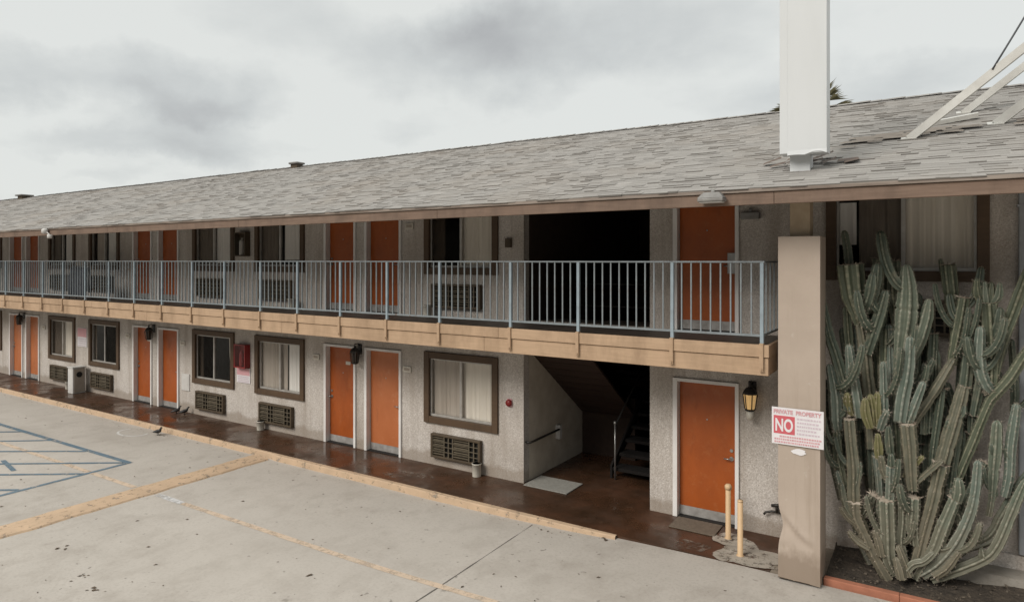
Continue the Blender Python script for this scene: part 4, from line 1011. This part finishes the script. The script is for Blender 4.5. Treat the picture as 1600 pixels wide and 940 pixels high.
# dark blanket over a drying rack upstairs
a = thing('hanging_blanket', (-19.65, 8.95, F2), 'dark slate blanket hung over a low rack behind the upstairs railing', 'blanket')
b_ = MB()
for xx in (-20.1,-19.25):
    for yy in (8.86,9.04): b_.tube([(xx,yy,F2+.003),(xx,8.95,F2+.88)], .012, 6)
b_.tube([(-20.15,8.95,F2+.88),(-19.2,8.95,F2+.88)], .012, 6); b_.build('rack', M['steel'], a)
b_ = MB(); n = 40; prof = [(-.10,.10),(-.085,.45),(-.05,.80),(0,.905),(.05,.80),(.085,.5),(.10,.2)]
P = []
for i in range(n+1):
    x = -20.12+.90*i/n
    for (dy, z) in prof: P.append((x, 8.95+dy*(1+.25*math.sin(i*.9+z*3)), F2+z+.02*math.sin(i*.5)*(1 if z < .5 else 0)))
m_ = len(prof); b_.raw(P, [(i*m_+j,(i+1)*m_+j,(i+1)*m_+j+1,i*m_+j+1) for i in range(n) for j in range(m_-1)], 0, True); b_.build('cloth', M['navy'], a)

# eave lights
a = thing('eave_floodlight', (-2.27, YE, 4.55), 'galvanised floodlight on the eave above the nearest upstairs door', 'floodlight')
b_ = MB(); b_.box(-2.42,-2.12,YE-.20,YE-.03,4.56,4.60,0,.01); b_.raw([(-2.42,YE-.2,4.601),(-2.12,YE-.2,4.601),(-2.12,YE-.03,4.601),(-2.42,YE-.03,4.601),(-2.36,YE-.15,4.67),(-2.18,YE-.15,4.67),(-2.18,YE-.05,4.67),(-2.36,YE-.05,4.67)], [(0,1,5,4),(1,2,6,5),(2,3,7,6),(3,0,4,7),(4,5,6,7)])
b_.build('housing', M['vent'], a)
b_ = MB(); b_.tube([(-2.27,YE-.024,4.60),(-2.27,YE-.09,4.69)], .02, 8); b_.build('bracket', M['vent'], a)
b_ = MB(); b_.box(-2.40,-2.14,YE-.18,YE-.05,4.548,4.559); b_.build('lens', M['bin'], a)
b_ = MB(); b_.lathe((-19.25,YE-.08,4.55), [(.03,0),(.075,.03),(.075,.11),(.04,.14)], 12); b_.tube([(-19.25,YE-.001,4.62),(-19.25,YE-.08,4.62)], .018, 6); b_.lathe((-18.98,YE-.08,4.43), [(.05,0),(.06,.03),(.06,.1)], 10); b_.tube([(-18.98,YE-.08,4.52),(-19.2,YE-.06,4.60)], .014, 6)
tag(b_.build('eave_camera', M['bin']), 'small white double spotlight under the eave at the far left', 'spotlight')

# ------------------------------------------------------------------ sign pylon through the roof
py = thing('sign_pylon', (-1.44, 8.85, 0), 'tall pylon with dented beige lower casing and white upper casing rising through the roof', 'pylon')
b_ = MB(); x0, x1, y0, y1, zt = -1.675, -1.205, 8.615, 9.065, 4.16
NX, NZ = 14, 90
def dent(x, z):
    dx = dy = 0
    if z < 1.3:
        k = math.exp(-((z-.66)/.16)**2); s = max(0, 1-(x-x0)/.18); dx = .05*k*s*s
        line = .86 - 1.05*(x-x0) + .35*max(0, x-x0-.25)
        dy += -.028*math.exp(-((z-line)/.035)**2)*max(0, 1-((x-x0-.22)/.2)**2) + .02*math.exp(-((z-line+.08)/.06)**2)*max(0, 1-((x-x0-.2)/.22)**2)
        dy += .03*k*s
        dy += .012*math.exp(-((z-.40)/.05)**2)*max(0, 1-((x-x0-.06)/.1)**2)
    dy += .004*noise.noise(Vector((x*3, z*1.4, 0)))
    return dx, dy
vs = []
for j in range(NZ+1):
    z = .012 + (zt-.012)*(j/NZ)**1.5
    for i in range(NX+1):
        x = x0+(x1-x0)*i/NX; dx, dy = dent(x, z)
        vs.append((x+dx, y0+dy, z + (.02*(1-i/NX) if j == 0 else 0)))
fs = [(j*(NX+1)+i, j*(NX+1)+i+1, (j+1)*(NX+1)+i+1, (j+1)*(NX+1)+i) for j in range(NZ) for i in range(NX)]
b_.raw(vs, fs, 0, True)
l = [vs[j*(NX+1)] for j in range(NZ+1)]; r_ = [vs[j*(NX+1)+NX] for j in range(NZ+1)]
for j in range(NZ):
    b_.face([l[j], l[j+1], (x0,y1,l[j+1][2]), (x0,y1,l[j][2])]); b_.face([r_[j], (x1,y1,r_[j][2]), (x1,y1,r_[j+1][2]), r_[j+1]])
b_.face([vs[-(NX+1)], vs[-1], (x1,y1,zt), (x0,y1,zt)]); b_.face([(x0,y1,.012),(x1,y1,.012),(x1,y1,zt),(x0,y1,zt)][::-1])
b_.build('lower_casing', M['pylon'], py)
b_ = MB(); b_.box(-1.565,-1.335,8.75,8.98,4.05,roofz(8.86)-.03,0,.008); b_.build('pole', M['pole'], py)
b_ = MB(); b_.box(-1.565,-1.335,8.75,8.98,roofz(8.75)-.06,5.30,0,.008); b_.build('pole_stub', M['pylon_w'], py)
b_ = MB()
b_.box(-1.655,-1.565,8.60,8.85,5.16,11.5,0,.004); b_.box(-1.566,-1.13,8.592,8.86,5.15,11.5,0,.004)
for k in range(16):                                       # slightly bowed lower lip
    a0, a1 = -1.565+k*.0272, -1.565+(k+1)*.0272; za, zb = (5.135+.030*math.sin(max(0, q_-.45)*math.pi/.55)+.004*math.sin(q_*9) for q_ in (k/16, (k+1)/16))
    b_.raw([(a0,8.590,5.19),(a1,8.590,5.19),(a1,8.586,zb),(a0,8.586,za)], [(0,1,2,3)])
b_.build('upper_casing', M['pylon_w'], py)
# parking notice on the pylon
sg = thing('parking_notice', (-1.45, 8.60, 1.65), 'white PRIVATE PROPERTY notice with red NO box fixed to the beige pylon', 'sign')
sx0, sx1, sz0, sz1, sy = -1.743, -1.163, 1.648, 2.092, 8.592
b_ = MB(); b_.box(sx0,sx1,sy,sy+.006,sz0,sz1,0,.001); b_.build('sign_board', M['board'], sg)
def text(body, x, z, size, mat, name, width, bold=0):
    cu = bpy.data.curves.new('lettering', 'FONT'); cu.body = body; cu.size = size; cu.extrude = .0008; cu.offset = bold
    to = bpy.data.objects.new('lettering_tmp', cu); COL.objects.link(to)
    bpy.context.view_layer.update()
    me = bpy.data.meshes.new_from_object(to.evaluated_get(bpy.context.evaluated_depsgraph_get()))
    bpy.data.objects.remove(to)
    b_ = MB(); o3 = Vector((x, sy-.0045, z)); xl = min(v.co.x for v in me.vertices); sxk = width/(max(v.co.x for v in me.vertices)-xl)
    b_.raw([Vector(((v.co.x-xl)*sxk, -v.co.z, v.co.y))+o3 for v in me.vertices], [list(p.vertices) for p in me.polygons])
    bpy.data.meshes.remove(me)
    return b_.build(name, mat, sg)
b_ = MB(); b_.box(sx0+.022,sx0+.262,sy-.003,sy-.0005,sz0+.128,sz0+.345); b_.build('red_box', M['redprint'], sg)
text('PRIVATE  PROPERTY', sx0+.022, sz1-.072, .068, M['pinkprint'], 'heading', .535, .0022)
text('NO', sx0+.042, sz0+.162, .21, M['board'], 'no_lettering', .20, .006)
rnd = random.Random(2)
for k in range(5):
    b_ = MB(); z = sz1-.118-.044*k; xx = sx0+.285
    while xx < sx1-.04-.04*(k % 2):
        l = rnd.uniform(.012,.03); b_.box(xx,xx+l,sy-.003,sy-.0005,z-.011,z+.011); xx += l+.008
    b_.build('print_line', M['paleprint'], sg)
for k in range(3):
    b_ = MB(); z = sz0+.096-.034*k; xx = sx0+.03+(.06 if k == 0 else 0)
    while xx < sx1-.05:
        l = rnd.uniform(.01,.026); b_.box(xx,xx+l,sy-.003,sy-.0005,z-.010,z+.010); xx += l+.007
    b_.build('print_line', M['pinkprint'], sg)
b_ = MB(); b_.face(blob(0,0,.08,.035,0,21)); pts = [(x-1.43, 8.6085, z_+1.575) for (x, z_, _) in b_.v]; b_ = MB(); n_ = len(pts)
b_.raw(pts+[(x, y-.002, z) for x, y, z in pts], [list(range(n_))[::-1], list(range(n_, 2*n_))]+[(i,(i+1)%n_,n_+(i+1)%n_,n_+i) for i in range(n_)])
tag(b_.build('torn_sticker', M['board']), 'torn white sticker remnant on the beige pylon below the notice', 'sticker')

# ------------------------------------------------------------------ sign bracing on the roof
br = thing('sign_brace', (-.366, 10.4, 5.49), 'white steel struts bracing a sign, rising from the roof at the right', 'brace')
D3 = Vector((1.226,0,1.01))
for (p, r2, k1) in ((Vector((-.366,10.4,5.49)), .062, 2.6), (Vector((.28,12.28,6.10)), .062, 2.1), (Vector((.607,11.0,5.68)), .07, 1.8)):
    b_ = MB(); q = p + D3*k1; d = D3.normalized(); side = Vector((0,1,0)); upv = d.cross(side)
    b_.obox((p+q)/2, d*((q-p).length/2), side*r2*.8, upv*r2*.8); s_ = b_.build('strut', M['strut'], br)
    b_ = MB(); b_.obox(p+Vector((-.0,0,.02)), Vector((.09,0,0)), Vector((0,.09,.03)), Vector((0,-.003,.009))); b_.build('foot_plate', M['strut'], s_)
b_ = MB(); b_.obox((.10,11.45,5.88), (.34,.12,.06), (0,.05,.016), (0,-.01,.03)); b_.build('cross_bar', M['strut'], br)
b_ = MB(); b_.box(2.75,2.92,10.9,11.07,roofz(11)-.1,11.5,0,.01); b_.build('mast', M['strut'], br)
b_ = MB(); b_.obox((2.3,11.3,7.95), (.5,0,0), (0,1.1,0), (0,0,.05)); b_.build('head_beam', M['strut'], br)
b_ = MB(); c0 = Vector((.54,10.35,6.27)); c1 = Vector((2.80,10.95,11.3))
b_.tube([c0.lerp(c1, i/12)+Vector((0,0,-.25*math.sin(math.pi*i/12))) for i in range(13)], .012, 6); b_.build('guy_cable', M['cable'], br)

# ------------------------------------------------------------------ brick edging of the bed
ed = thing('bed_edging', (0, 8.83, 0), 'terracotta edging strip along the front of the cactus bed', 'edging')
x = -1.195; b_ = MB(); rnd = random.Random(4)
while x < 4.5:
    l = rnd.uniform(.7,1.1); b_.box(x+.0015,x+l-.0015,8.79+rnd.uniform(-.006,.006),8.885,-.05,.062+rnd.uniform(-.006,.006),0,.008); x += l
b_.build('brick_course', M['brick'], ed)

# ------------------------------------------------------------------ birds
def bird(x, y, z, yaw, label):
    bm = bmesh.new()
    sk = [((-.13,0,.06),.010),((-.07,0,.075),.030),((0,0,.085),.046),((.05,0,.10),.040),((.075,0,.145),.022),((.09,0,.175),.022),((.125,0,.172),.006)]
    b_ = MB(); b_.tube([Vector(p) for p,_ in sk], [r for _,r in sk], 10)
    for s in (-1,1):
        b_.tube([(.0,s*.018,.05),(.005,s*.02,.002)], .005, 5); b_.tube([(.03,s*.02,.004),(-.01,s*.02,.004)], .004, 5)
        b_.tube([(.04,s*.042,.10),(-.03,s*.046,.085),(-.11,s*.022,.065)], [.012,.02,.006], 6)
    bm.free(); mt = Matrix.Rotation(yaw, 3, 'Z'); b_.v = [tuple(mt @ Vector(p) + Vector((x,y,z))) for p in b_.v]
    tag(b_.build('bird', M['feather'], origin=(x,y,z)), label, 'bird', 'dark birds on the ground')
bird(-14.98,8.44,-.088,R(20),'small dark bird at the kerb edge of the concrete lot, away from the other two')
bird(-16.30,9.66,0,R(75),'small dark bird by the wall below the white access panel, left one of two')
bird(-16.05,9.72,0,R(60),'small dark bird by the wall below the white access panel, right one of two')

# ------------------------------------------------------------------ the cactus
cac = thing('columnar_cactus', (-.27, 9.25, .06), 'huge many-stemmed green columnar cactus standing in the bed before the wall', 'cactus')
def smooth_path(P, n):
    out = []
    m_ = len(P)
    for k in range(n+1):
        t = k/n*(m_-1); i = min(int(t), m_-2); f = t-i
        q = [P[max(i-1,0)], P[i], P[i+1], P[min(i+2,m_-1)]]
        out.append(tuple(.5*((2*q[1][c]) + (-q[0][c]+q[2][c])*f + (2*q[0][c]-5*q[1][c]+4*q[2][c]-q[3][c])*f*f + (-q[0][c]+3*q[1][c]-3*q[2][c]+q[3][c])*f**3) for c in range(4)))
    return out
def cstem(idx, tone, cut, raw, into=None):
    rnd = random.Random(idx*13+1)
    ln = sum((Vector(a[:3])-Vector(b2[:3])).length for a, b2 in zip(raw, raw[1:]))
    P = smooth_path(raw, max(8, int(ln/.03)))
    if not cut:                                           # rounded growing tip
        tip = Vector(P[-1][:3]); d = (tip-Vector(P[-2][:3])).normalized(); r = P[-1][3]
        for a in (25,50,70,86): 
            q = tip + d*(r*1.25*math.sin(R(a))); P.append((q.x,q.y,q.z,r*math.cos(R(a))))
    rm = max(p[3] for p in P)
    nr = 5 if rm < .045 else (6 if rm < .08 else 7); seg = nr*6
    b_ = MB(); prev = None; ph = rnd.random()*6.28
    frames = []
    for i, p in enumerate(P):
        a = Vector(P[max(i-1,0)][:3]); c = Vector(P[min(i+1,len(P)-1)][:3]); t = (c-a)
        t = t.normalized() if t.length > 1e-6 else Vector((0,0,1))
        s = (prev - t*prev.dot(t)).normalized() if prev is not None else t.cross(Vector((0,1,.1))).normalized()
        prev = s; w_ = t.cross(s); ctr = Vector(p[:3])
        lump = 1 + .10*noise.noise(Vector((i*.30, idx, 0))) - (.13 if (i % 11 == 7 and idx % 3 == 0) else 0)
        frames.append((ctr, s, w_, t, p[3]*lump))
        for k in range(seg):
            an = 2*math.pi*k/seg + ph; c_ = math.cos(nr*(an-ph))
            prof = .5+.5*c_; rr = p[3]*lump*(.70 + .36*prof**1.1)
            b_.v.append(tuple(ctr + (s*math.cos(an)+w_*math.sin(an))*rr))
    for i in range(len(P)-1):
        for k in range(seg):
            a = i*seg+k; c = i*seg+(k+1)%seg
            b_.f.append([a,c,c+seg,a+seg]); b_.m.append(0); b_.sm.append(True)
            b_.col.append((1.0 if i % 3 == 0 else .62) if (k % 6 in (0,5)) else 0.0)
    e = (len(P)-1)*seg
    b_.f.append([e+k for k in range(seg)]); b_.m.append(0 if not cut else 1); b_.sm.append(False); b_.col.append(1.0 if not cut else 0)
    # spines: little tufts along every crest
    step = max(1, round(.06/(ln/max(1,len(P)-1)))) if ln > 0 else 1
    for i in range(1, len(P)-1, step):
        ctr, s, w_, t, r = frames[i]
        for q in range(nr):
            an = 2*math.pi*q/nr + ph; d = s*math.cos(an)+w_*math.sin(an); o_ = ctr + d*r*1.04
            for z_ in range(3):
                v = (d + t*rnd.uniform(-.7,.7) + d.cross(t)*rnd.uniform(-.8,.8)).normalized()*rnd.uniform(.016,.036)
                sd = v.cross(t).normalized()*.003
                b_.raw([o_-sd, o_+sd, o_+v], [(0,1,2)], 1); b_.col.append(0)
    if cut or rnd.random() < .4:                          # dead woolly scar / crown of stubs at the joint
        ctr, s, w_, t, r = frames[-1 if cut else 0]
        for q in range(22):
            an = rnd.random()*6.28; d = s*math.cos(an)+w_*math.sin(an); o_ = ctr + d*r*rnd.uniform(.55,1.0)
            v = (d*rnd.uniform(.5,1.1) + t*rnd.uniform(-.1,.8)).normalized()*rnd.uniform(.025,.062); sd = d.cross(t).normalized()*.006
            b_.raw([o_-sd, o_+sd, o_+v, o_+t*.008], [(0,1,2),(0,2,3)], 1); b_.col += [0,0]
    if into is None: b_.build('stem', [SK[tone], M['spine']], cac)
    else:
        n = len(into.v); into.v += b_.v; into.f += [[q+n for q in f] for f in b_.f]; into.m += [1 if q else 0 for q in b_.m]; into.sm += b_.sm; into.col += b_.col
rb_ = random.Random(21)
BACK = []                                                 # dense shaded stems at the back, against the wall
for k in range(16):
    x = -1.08 + .085*k + rb_.uniform(-.04,.04); h = rb_.uniform(1.2,2.6) - .25*abs(k-6)*.12; y = rb_.uniform(9.58,9.72); r = rb_.uniform(.05,.075)
    xb = -.35 + (x+.35)*rb_.uniform(.45,.7)
    BACK.append((0 if k % 3 else 2, 0, [(xb, 9.5, .06, r*.9), (xb*.6+x*.4, y-.03, .35, r), (x, y, h*.6, r*1.05), (x+rb_.uniform(-.06,.06), y, h, r*.95)]))
STEMS = [(t, c, [(x, y, z, r*1.03) for x, y, z, r in raw]) for t, c, raw in STEMS]
ARMS = []                                                 # short arms that bend up from the older stems, and stubby nubs
long_ = [q for q in STEMS if sum((Vector(a[:3])-Vector(b2[:3])).length for a, b2 in zip(q[2], q[2][1:])) > .45 and max(p[0] for p in q[2]) < 1.1]
for k in range(92):
    tone, cut, raw = long_[rb_.randrange(len(long_))]
    P = smooth_path(raw, 20); p = P[rb_.randrange(3, 17)]; r = p[3]
    sgn = rb_.choice((-1, 1)); fw = rb_.uniform(-.9,.25)
    d = Vector((sgn*rb_.uniform(.3,1), fw, rb_.uniform(.2,.8))).normalized()
    small = k % 5 < 2
    L_ = rb_.uniform(.07,.14) if small else rb_.uniform(.25,.75)
    ra = r*rb_.uniform(.5,.75) if not small else r*rb_.uniform(.45,.7)
    ra = max(.028, min(ra, .066)); q = Vector(p[:3]); pts = []
    n_ = 6
    for i in range(n_):
        pts.append((q.x, min(q.y, 9.74), q.z, ra*(.75 if i == 0 else 1.0)*(1 if i < n_-1 else .85)))
        q = q + d*L_/(n_-1); d = (d + Vector((0,0,.6))).normalized()
    if pts[0][2] < .35 or pts[0][0] > .75: continue
    ARMS.append((rb_.choice((0,0,3,4,4,1)) if not small else rb_.choice((2,3,5,4)), 0, pts))
UP = []                                                   # slim upright stems that fill the fan
for k in range(40):
    f = (k+rb_.uniform(-.4,.4))/39; z0 = rb_.uniform(.7,2.3); x0 = -.35 + (f-.42)*(.55+.42*z0); L_ = rb_.uniform(.6,1.35); r = rb_.uniform(.042,.066); y = rb_.uniform(9.32,9.62)
    top = min(z0+L_, 3.75-.5*abs(f-.35)); lean = (f-.42)*rb_.uniform(.1,.5)
    if top-z0 < .4: continue
    UP.append((rb_.choice((0,1,3,4,4)), int(rb_.random() < .25), [(x0, y, z0, r*.8), (x0+lean*.3, y+.02, z0+(top-z0)*.35, r), (x0+lean*.75, y+.03, z0+(top-z0)*.75, r*1.05), (x0+lean, y+.03, top, r*.92)]))
ARMS = UP[:20] + ARMS[:3] + UP[20:] + ARMS[3:]
for i, (tone, cut, raw) in enumerate(STEMS+ARMS[:100-len(STEMS)]): cstem(i, tone, cut, raw)
rest = MB()
for i, (tone, cut, raw) in enumerate(ARMS[100-len(STEMS):]+BACK): cstem(200+i, tone, cut, raw, rest)
o = rest.build('stems', [SK[0], M['spine']], cac); o['kind'] = 'stuff'

# ------------------------------------------------------------------ palm behind the roof
pt = thing('palm_tree', (-3.76, 25, -.15), 'palm tree behind the motel, frond tips showing over the ridge beside the white pylon', 'palm tree')
b_ = MB(); b_.tube([(-3.76,25,-.2),(-3.7,25,3),(-3.78,25,6),(-3.76,25,8.75)], [.30,.22,.19,.2], 12); b_.build('trunk', M['trunk'], pt)
b_ = MB(); rnd = random.Random(11)
for k in range(46):
    az = rnd.random()*6.28; el = rnd.uniform(-.5,1.35); L_ = rnd.uniform(1.1,1.5); p = Vector((-3.76,25,8.75)); d = Vector((math.cos(az)*math.cos(el), math.sin(az)*math.cos(el), math.sin(el)))
    pts = []
    for i in range(7):
        pts.append(p.copy()); p = p + d*L_/6; d = (d+Vector((0,0,-.10))).normalized()
    b_.tube(pts[:5], [.016]*5, 4)
    hub = pts[4]; dd = (pts[5]-pts[4]).normalized(); sd = dd.cross(Vector((0,0,1))); sd = sd.normalized() if sd.length > .1 else Vector((1,0,0))
    for q in range(11):
        an = (q-5)*.2; v = (dd*math.cos(an)+sd*math.sin(an)).normalized(); l_ = rnd.uniform(.45,.7); w2 = v.cross(Vector((0,0,1))).normalized()*.022
        b_.raw([hub, hub+v*l_*.5+w2, hub+v*l_+Vector((0,0,-.08)), hub+v*l_*.5-w2], [(0,1,2),(0,2,3)])
b_.build('crown', M['frond'], pt)

# ------------------------------------------------------------------ sky, sun, camera
w = bpy.data.worlds.new('World'); scene.world = w; w.use_nodes = True
nt = w.node_tree; nt.nodes.clear()
SUN_EL, SUN_AZ = R(38), R(200)                            # behind and left of the camera
out = nt.nodes.new('ShaderNodeOutputWorld')
sky = nt.nodes.new('ShaderNodeTexSky'); sky.sky_type = 'NISHITA'; sky.sun_disc = False
sky.sun_elevation = SUN_EL; sky.sun_rotation = SUN_AZ
bg1 = nt.nodes.new('ShaderNodeBackground'); bg1.inputs[1].default_value = .1; nt.links.new(sky.outputs[0], bg1.inputs[0])
tc = nt.nodes.new('ShaderNodeTexCoord')
nrm = nt.nodes.new('ShaderNodeVectorMath'); nrm.operation = 'NORMALIZE'; nt.links.new(tc.outputs['Generated'], nrm.inputs[0])
D = nrm.outputs[0]
sp = nt.nodes.new('ShaderNodeSeparateXYZ'); nt.links.new(D, sp.inputs[0])
def math_(op, a, b_=None):
    n = nt.nodes.new('ShaderNodeMath'); n.operation = op
    for s, v in ((n.inputs[0], a), (n.inputs[1], b_)):
        if v is None: continue
        if isinstance(v, (int,float)): s.default_value = v
        else: nt.links.new(v, s)
    return n.outputs[0]
zc = math_('MAXIMUM', sp.outputs[2], 0.0); den = math_('ADD', zc, .22)
cv = nt.nodes.new('ShaderNodeCombineXYZ'); nt.links.new(math_('DIVIDE', sp.outputs[0], den), cv.inputs[0]); nt.links.new(math_('DIVIDE', sp.outputs[1], den), cv.inputs[1])
def wnoise(scale, detail, rough, seed, vec):
    mp = nt.nodes.new('ShaderNodeMapping'); mp.inputs['Location'].default_value = (seed, seed*.7, 0); nt.links.new(vec, mp.inputs[0])
    n = nt.nodes.new('ShaderNodeTexNoise'); n.inputs['Scale'].default_value = scale; n.inputs['Detail'].default_value = detail; n.inputs['Roughness'].default_value = rough
    nt.links.new(mp.outputs[0], n.inputs['Vector']); return n
big = wnoise(1.6, 7, .55, 3.3, cv.outputs[0]); fine = wnoise(3.2, 8, .6, 8.1, cv.outputs[0])
wc = wnoise(5.5, 9, .6, 1.2, D)
dv = nt.nodes.new('ShaderNodeVectorMath'); dv.operation = 'SUBTRACT'; nt.links.new(wc.outputs['Color'], dv.inputs[0]); dv.inputs[1].default_value = (.5,.5,.5)
ds = nt.nodes.new('ShaderNodeVectorMath'); ds.operation = 'SCALE'; nt.links.new(dv.outputs[0], ds.inputs[0]); ds.inputs['Scale'].default_value = .14
dd = nt.nodes.new('ShaderNodeVectorMath'); dd.operation = 'ADD'; nt.links.new(D, dd.inputs[0]); nt.links.new(ds.outputs[0], dd.inputs[1])
# darker cloud bases: direction, stretch radius, strength
CL = [((-.842,.494,.222), (.15,.15,.062), .40), ((-.828,.51,.196), (.11,.11,.028), .16), ((-.872,.465,.155), (.19,.19,.024), .30), ((-.90,.425,.118), (.10,.10,.018), .20),
      ((-.575,.765,.285), (.17,.17,.075), .38), ((-.49,.81,.32), (.22,.22,.06), .24), ((-.66,.735,.185), (.12,.12,.03), .14), ((-.014,.975,.225), (.30,.30,.045), .26),
      ((-.925,.33,.222), (.09,.09,.04), .26), ((-.30,.90,.33), (.25,.25,.07), .16), ((-.75,.58,.33), (.12,.12,.05), .12)]
acc = None
for d, rad, k in CL:
    L_ = math.sqrt(sum(c*c for c in d)); d = [c/L_ for c in d]
    s_ = nt.nodes.new('ShaderNodeVectorMath'); s_.operation = 'SUBTRACT'; nt.links.new(dd.outputs[0], s_.inputs[0]); s_.inputs[1].default_value = d
    q = nt.nodes.new('ShaderNodeVectorMath'); q.operation = 'DIVIDE'; nt.links.new(s_.outputs[0], q.inputs[0]); q.inputs[1].default_value = rad
    l_ = nt.nodes.new('ShaderNodeVectorMath'); l_.operation = 'LENGTH'; nt.links.new(q.outputs[0], l_.inputs[0])
    mr = nt.nodes.new('ShaderNodeMapRange'); mr.interpolation_type = 'SMOOTHSTEP'; nt.links.new(l_.outputs['Value'], mr.inputs[0])
    mr.inputs[1].default_value = .2; mr.inputs[2].default_value = 1.3; mr.inputs[3].default_value = k*.92; mr.inputs[4].default_value = 0
    acc = mr.outputs[0] if acc is None else math_('ADD', acc, mr.outputs[0])
tex = math_('ADD', math_('MULTIPLY', math_('SUBTRACT', big.outputs['Fac'], .5), .75), math_('MULTIPLY', math_('SUBTRACT', fine.outputs['Fac'], .5), .16))
val = math_('SUBTRACT', math_('ADD', .86, tex), acc)
cr = nt.nodes.new('ShaderNodeValToRGB'); el = cr.color_ramp.elements
el[0].position = .25; el[0].color = (.43,.44,.445,1); el[1].position = .80; el[1].color = (.75,.768,.745,1)
e = el.new(.55); e.color = (.60,.622,.615,1)
nt.links.new(val, cr.inputs[0])
zen = nt.nodes.new('ShaderNodeMapRange'); nt.links.new(sp.outputs[2], zen.inputs[0])
zen.inputs[1].default_value = .38; zen.inputs[2].default_value = 1.0; zen.inputs[3].default_value = 1.0; zen.inputs[4].default_value = ZENITH
# low sky behind the viewer dimmed, an added blocker to deepen shade under eaves
bk = nt.nodes.new('ShaderNodeMapRange'); bk.interpolation_type = 'SMOOTHSTEP'; nt.links.new(sp.outputs[1], bk.inputs[0])
bk.inputs[1].default_value = .25; bk.inputs[2].default_value = -.35; bk.inputs[3].default_value = 0; bk.inputs[4].default_value = 1
lw = nt.nodes.new('ShaderNodeMapRange'); lw.interpolation_type = 'SMOOTHSTEP'; nt.links.new(sp.outputs[2], lw.inputs[0])
lw.inputs[1].default_value = .16; lw.inputs[2].default_value = .40; lw.inputs[3].default_value = .95; lw.inputs[4].default_value = 0
kk = math_('SUBTRACT', 1.0, math_('MULTIPLY', bk.outputs[0], lw.outputs[0]))
sc_ = nt.nodes.new('ShaderNodeVectorMath'); sc_.operation = 'SCALE'; nt.links.new(cr.outputs[0], sc_.inputs[0]); nt.links.new(math_('MULTIPLY', zen.outputs[0], kk), sc_.inputs['Scale'])
bg2 = nt.nodes.new('ShaderNodeBackground'); bg2.inputs[1].default_value = 1.04; nt.links.new(sc_.outputs[0], bg2.inputs[0])
mx = nt.nodes.new('ShaderNodeMixShader'); mx.inputs[0].default_value = .94
nt.links.new(bg1.outputs[0], mx.inputs[1]); nt.links.new(bg2.outputs[0], mx.inputs[2]); nt.links.new(mx.outputs[0], out.inputs[0])
sl = bpy.data.lights.new('sun', 'SUN'); sl.energy = SUN_E; sl.angle = R(28); sl.color = (1,.95,.88)
so = bpy.data.objects.new('sun', sl); COL.objects.link(so)
sv = Vector((math.sin(SUN_AZ)*math.cos(SUN_EL), math.cos(SUN_AZ)*math.cos(SUN_EL), math.sin(SUN_EL)))
so.rotation_euler = sv.to_track_quat('Z', 'Y').to_euler(); so.location = sv*60
cam = bpy.data.cameras.new('camera'); co = bpy.data.objects.new('camera', cam); COL.objects.link(co)
co.location = (0,0,3.87); co.rotation_euler = (R(90), 0, R(32.7))
cam.sensor_width = 36; cam.lens = 36*1045/1600; cam.shift_y = -63/1600; cam.clip_end = 2000
scene.camera = co
scene.view_settings.view_transform = 'Standard'; scene.view_settings.look = 'None'
scene.view_settings.exposure = EXPO; scene.view_settings.gamma = 1; scene.view_settings.use_curve_mapping = False
scene.cycles.max_bounces = 8; scene.cycles.diffuse_bounces = 2; scene.cycles.transparent_max_bounces = 24
scene.cycles.use_denoising = True
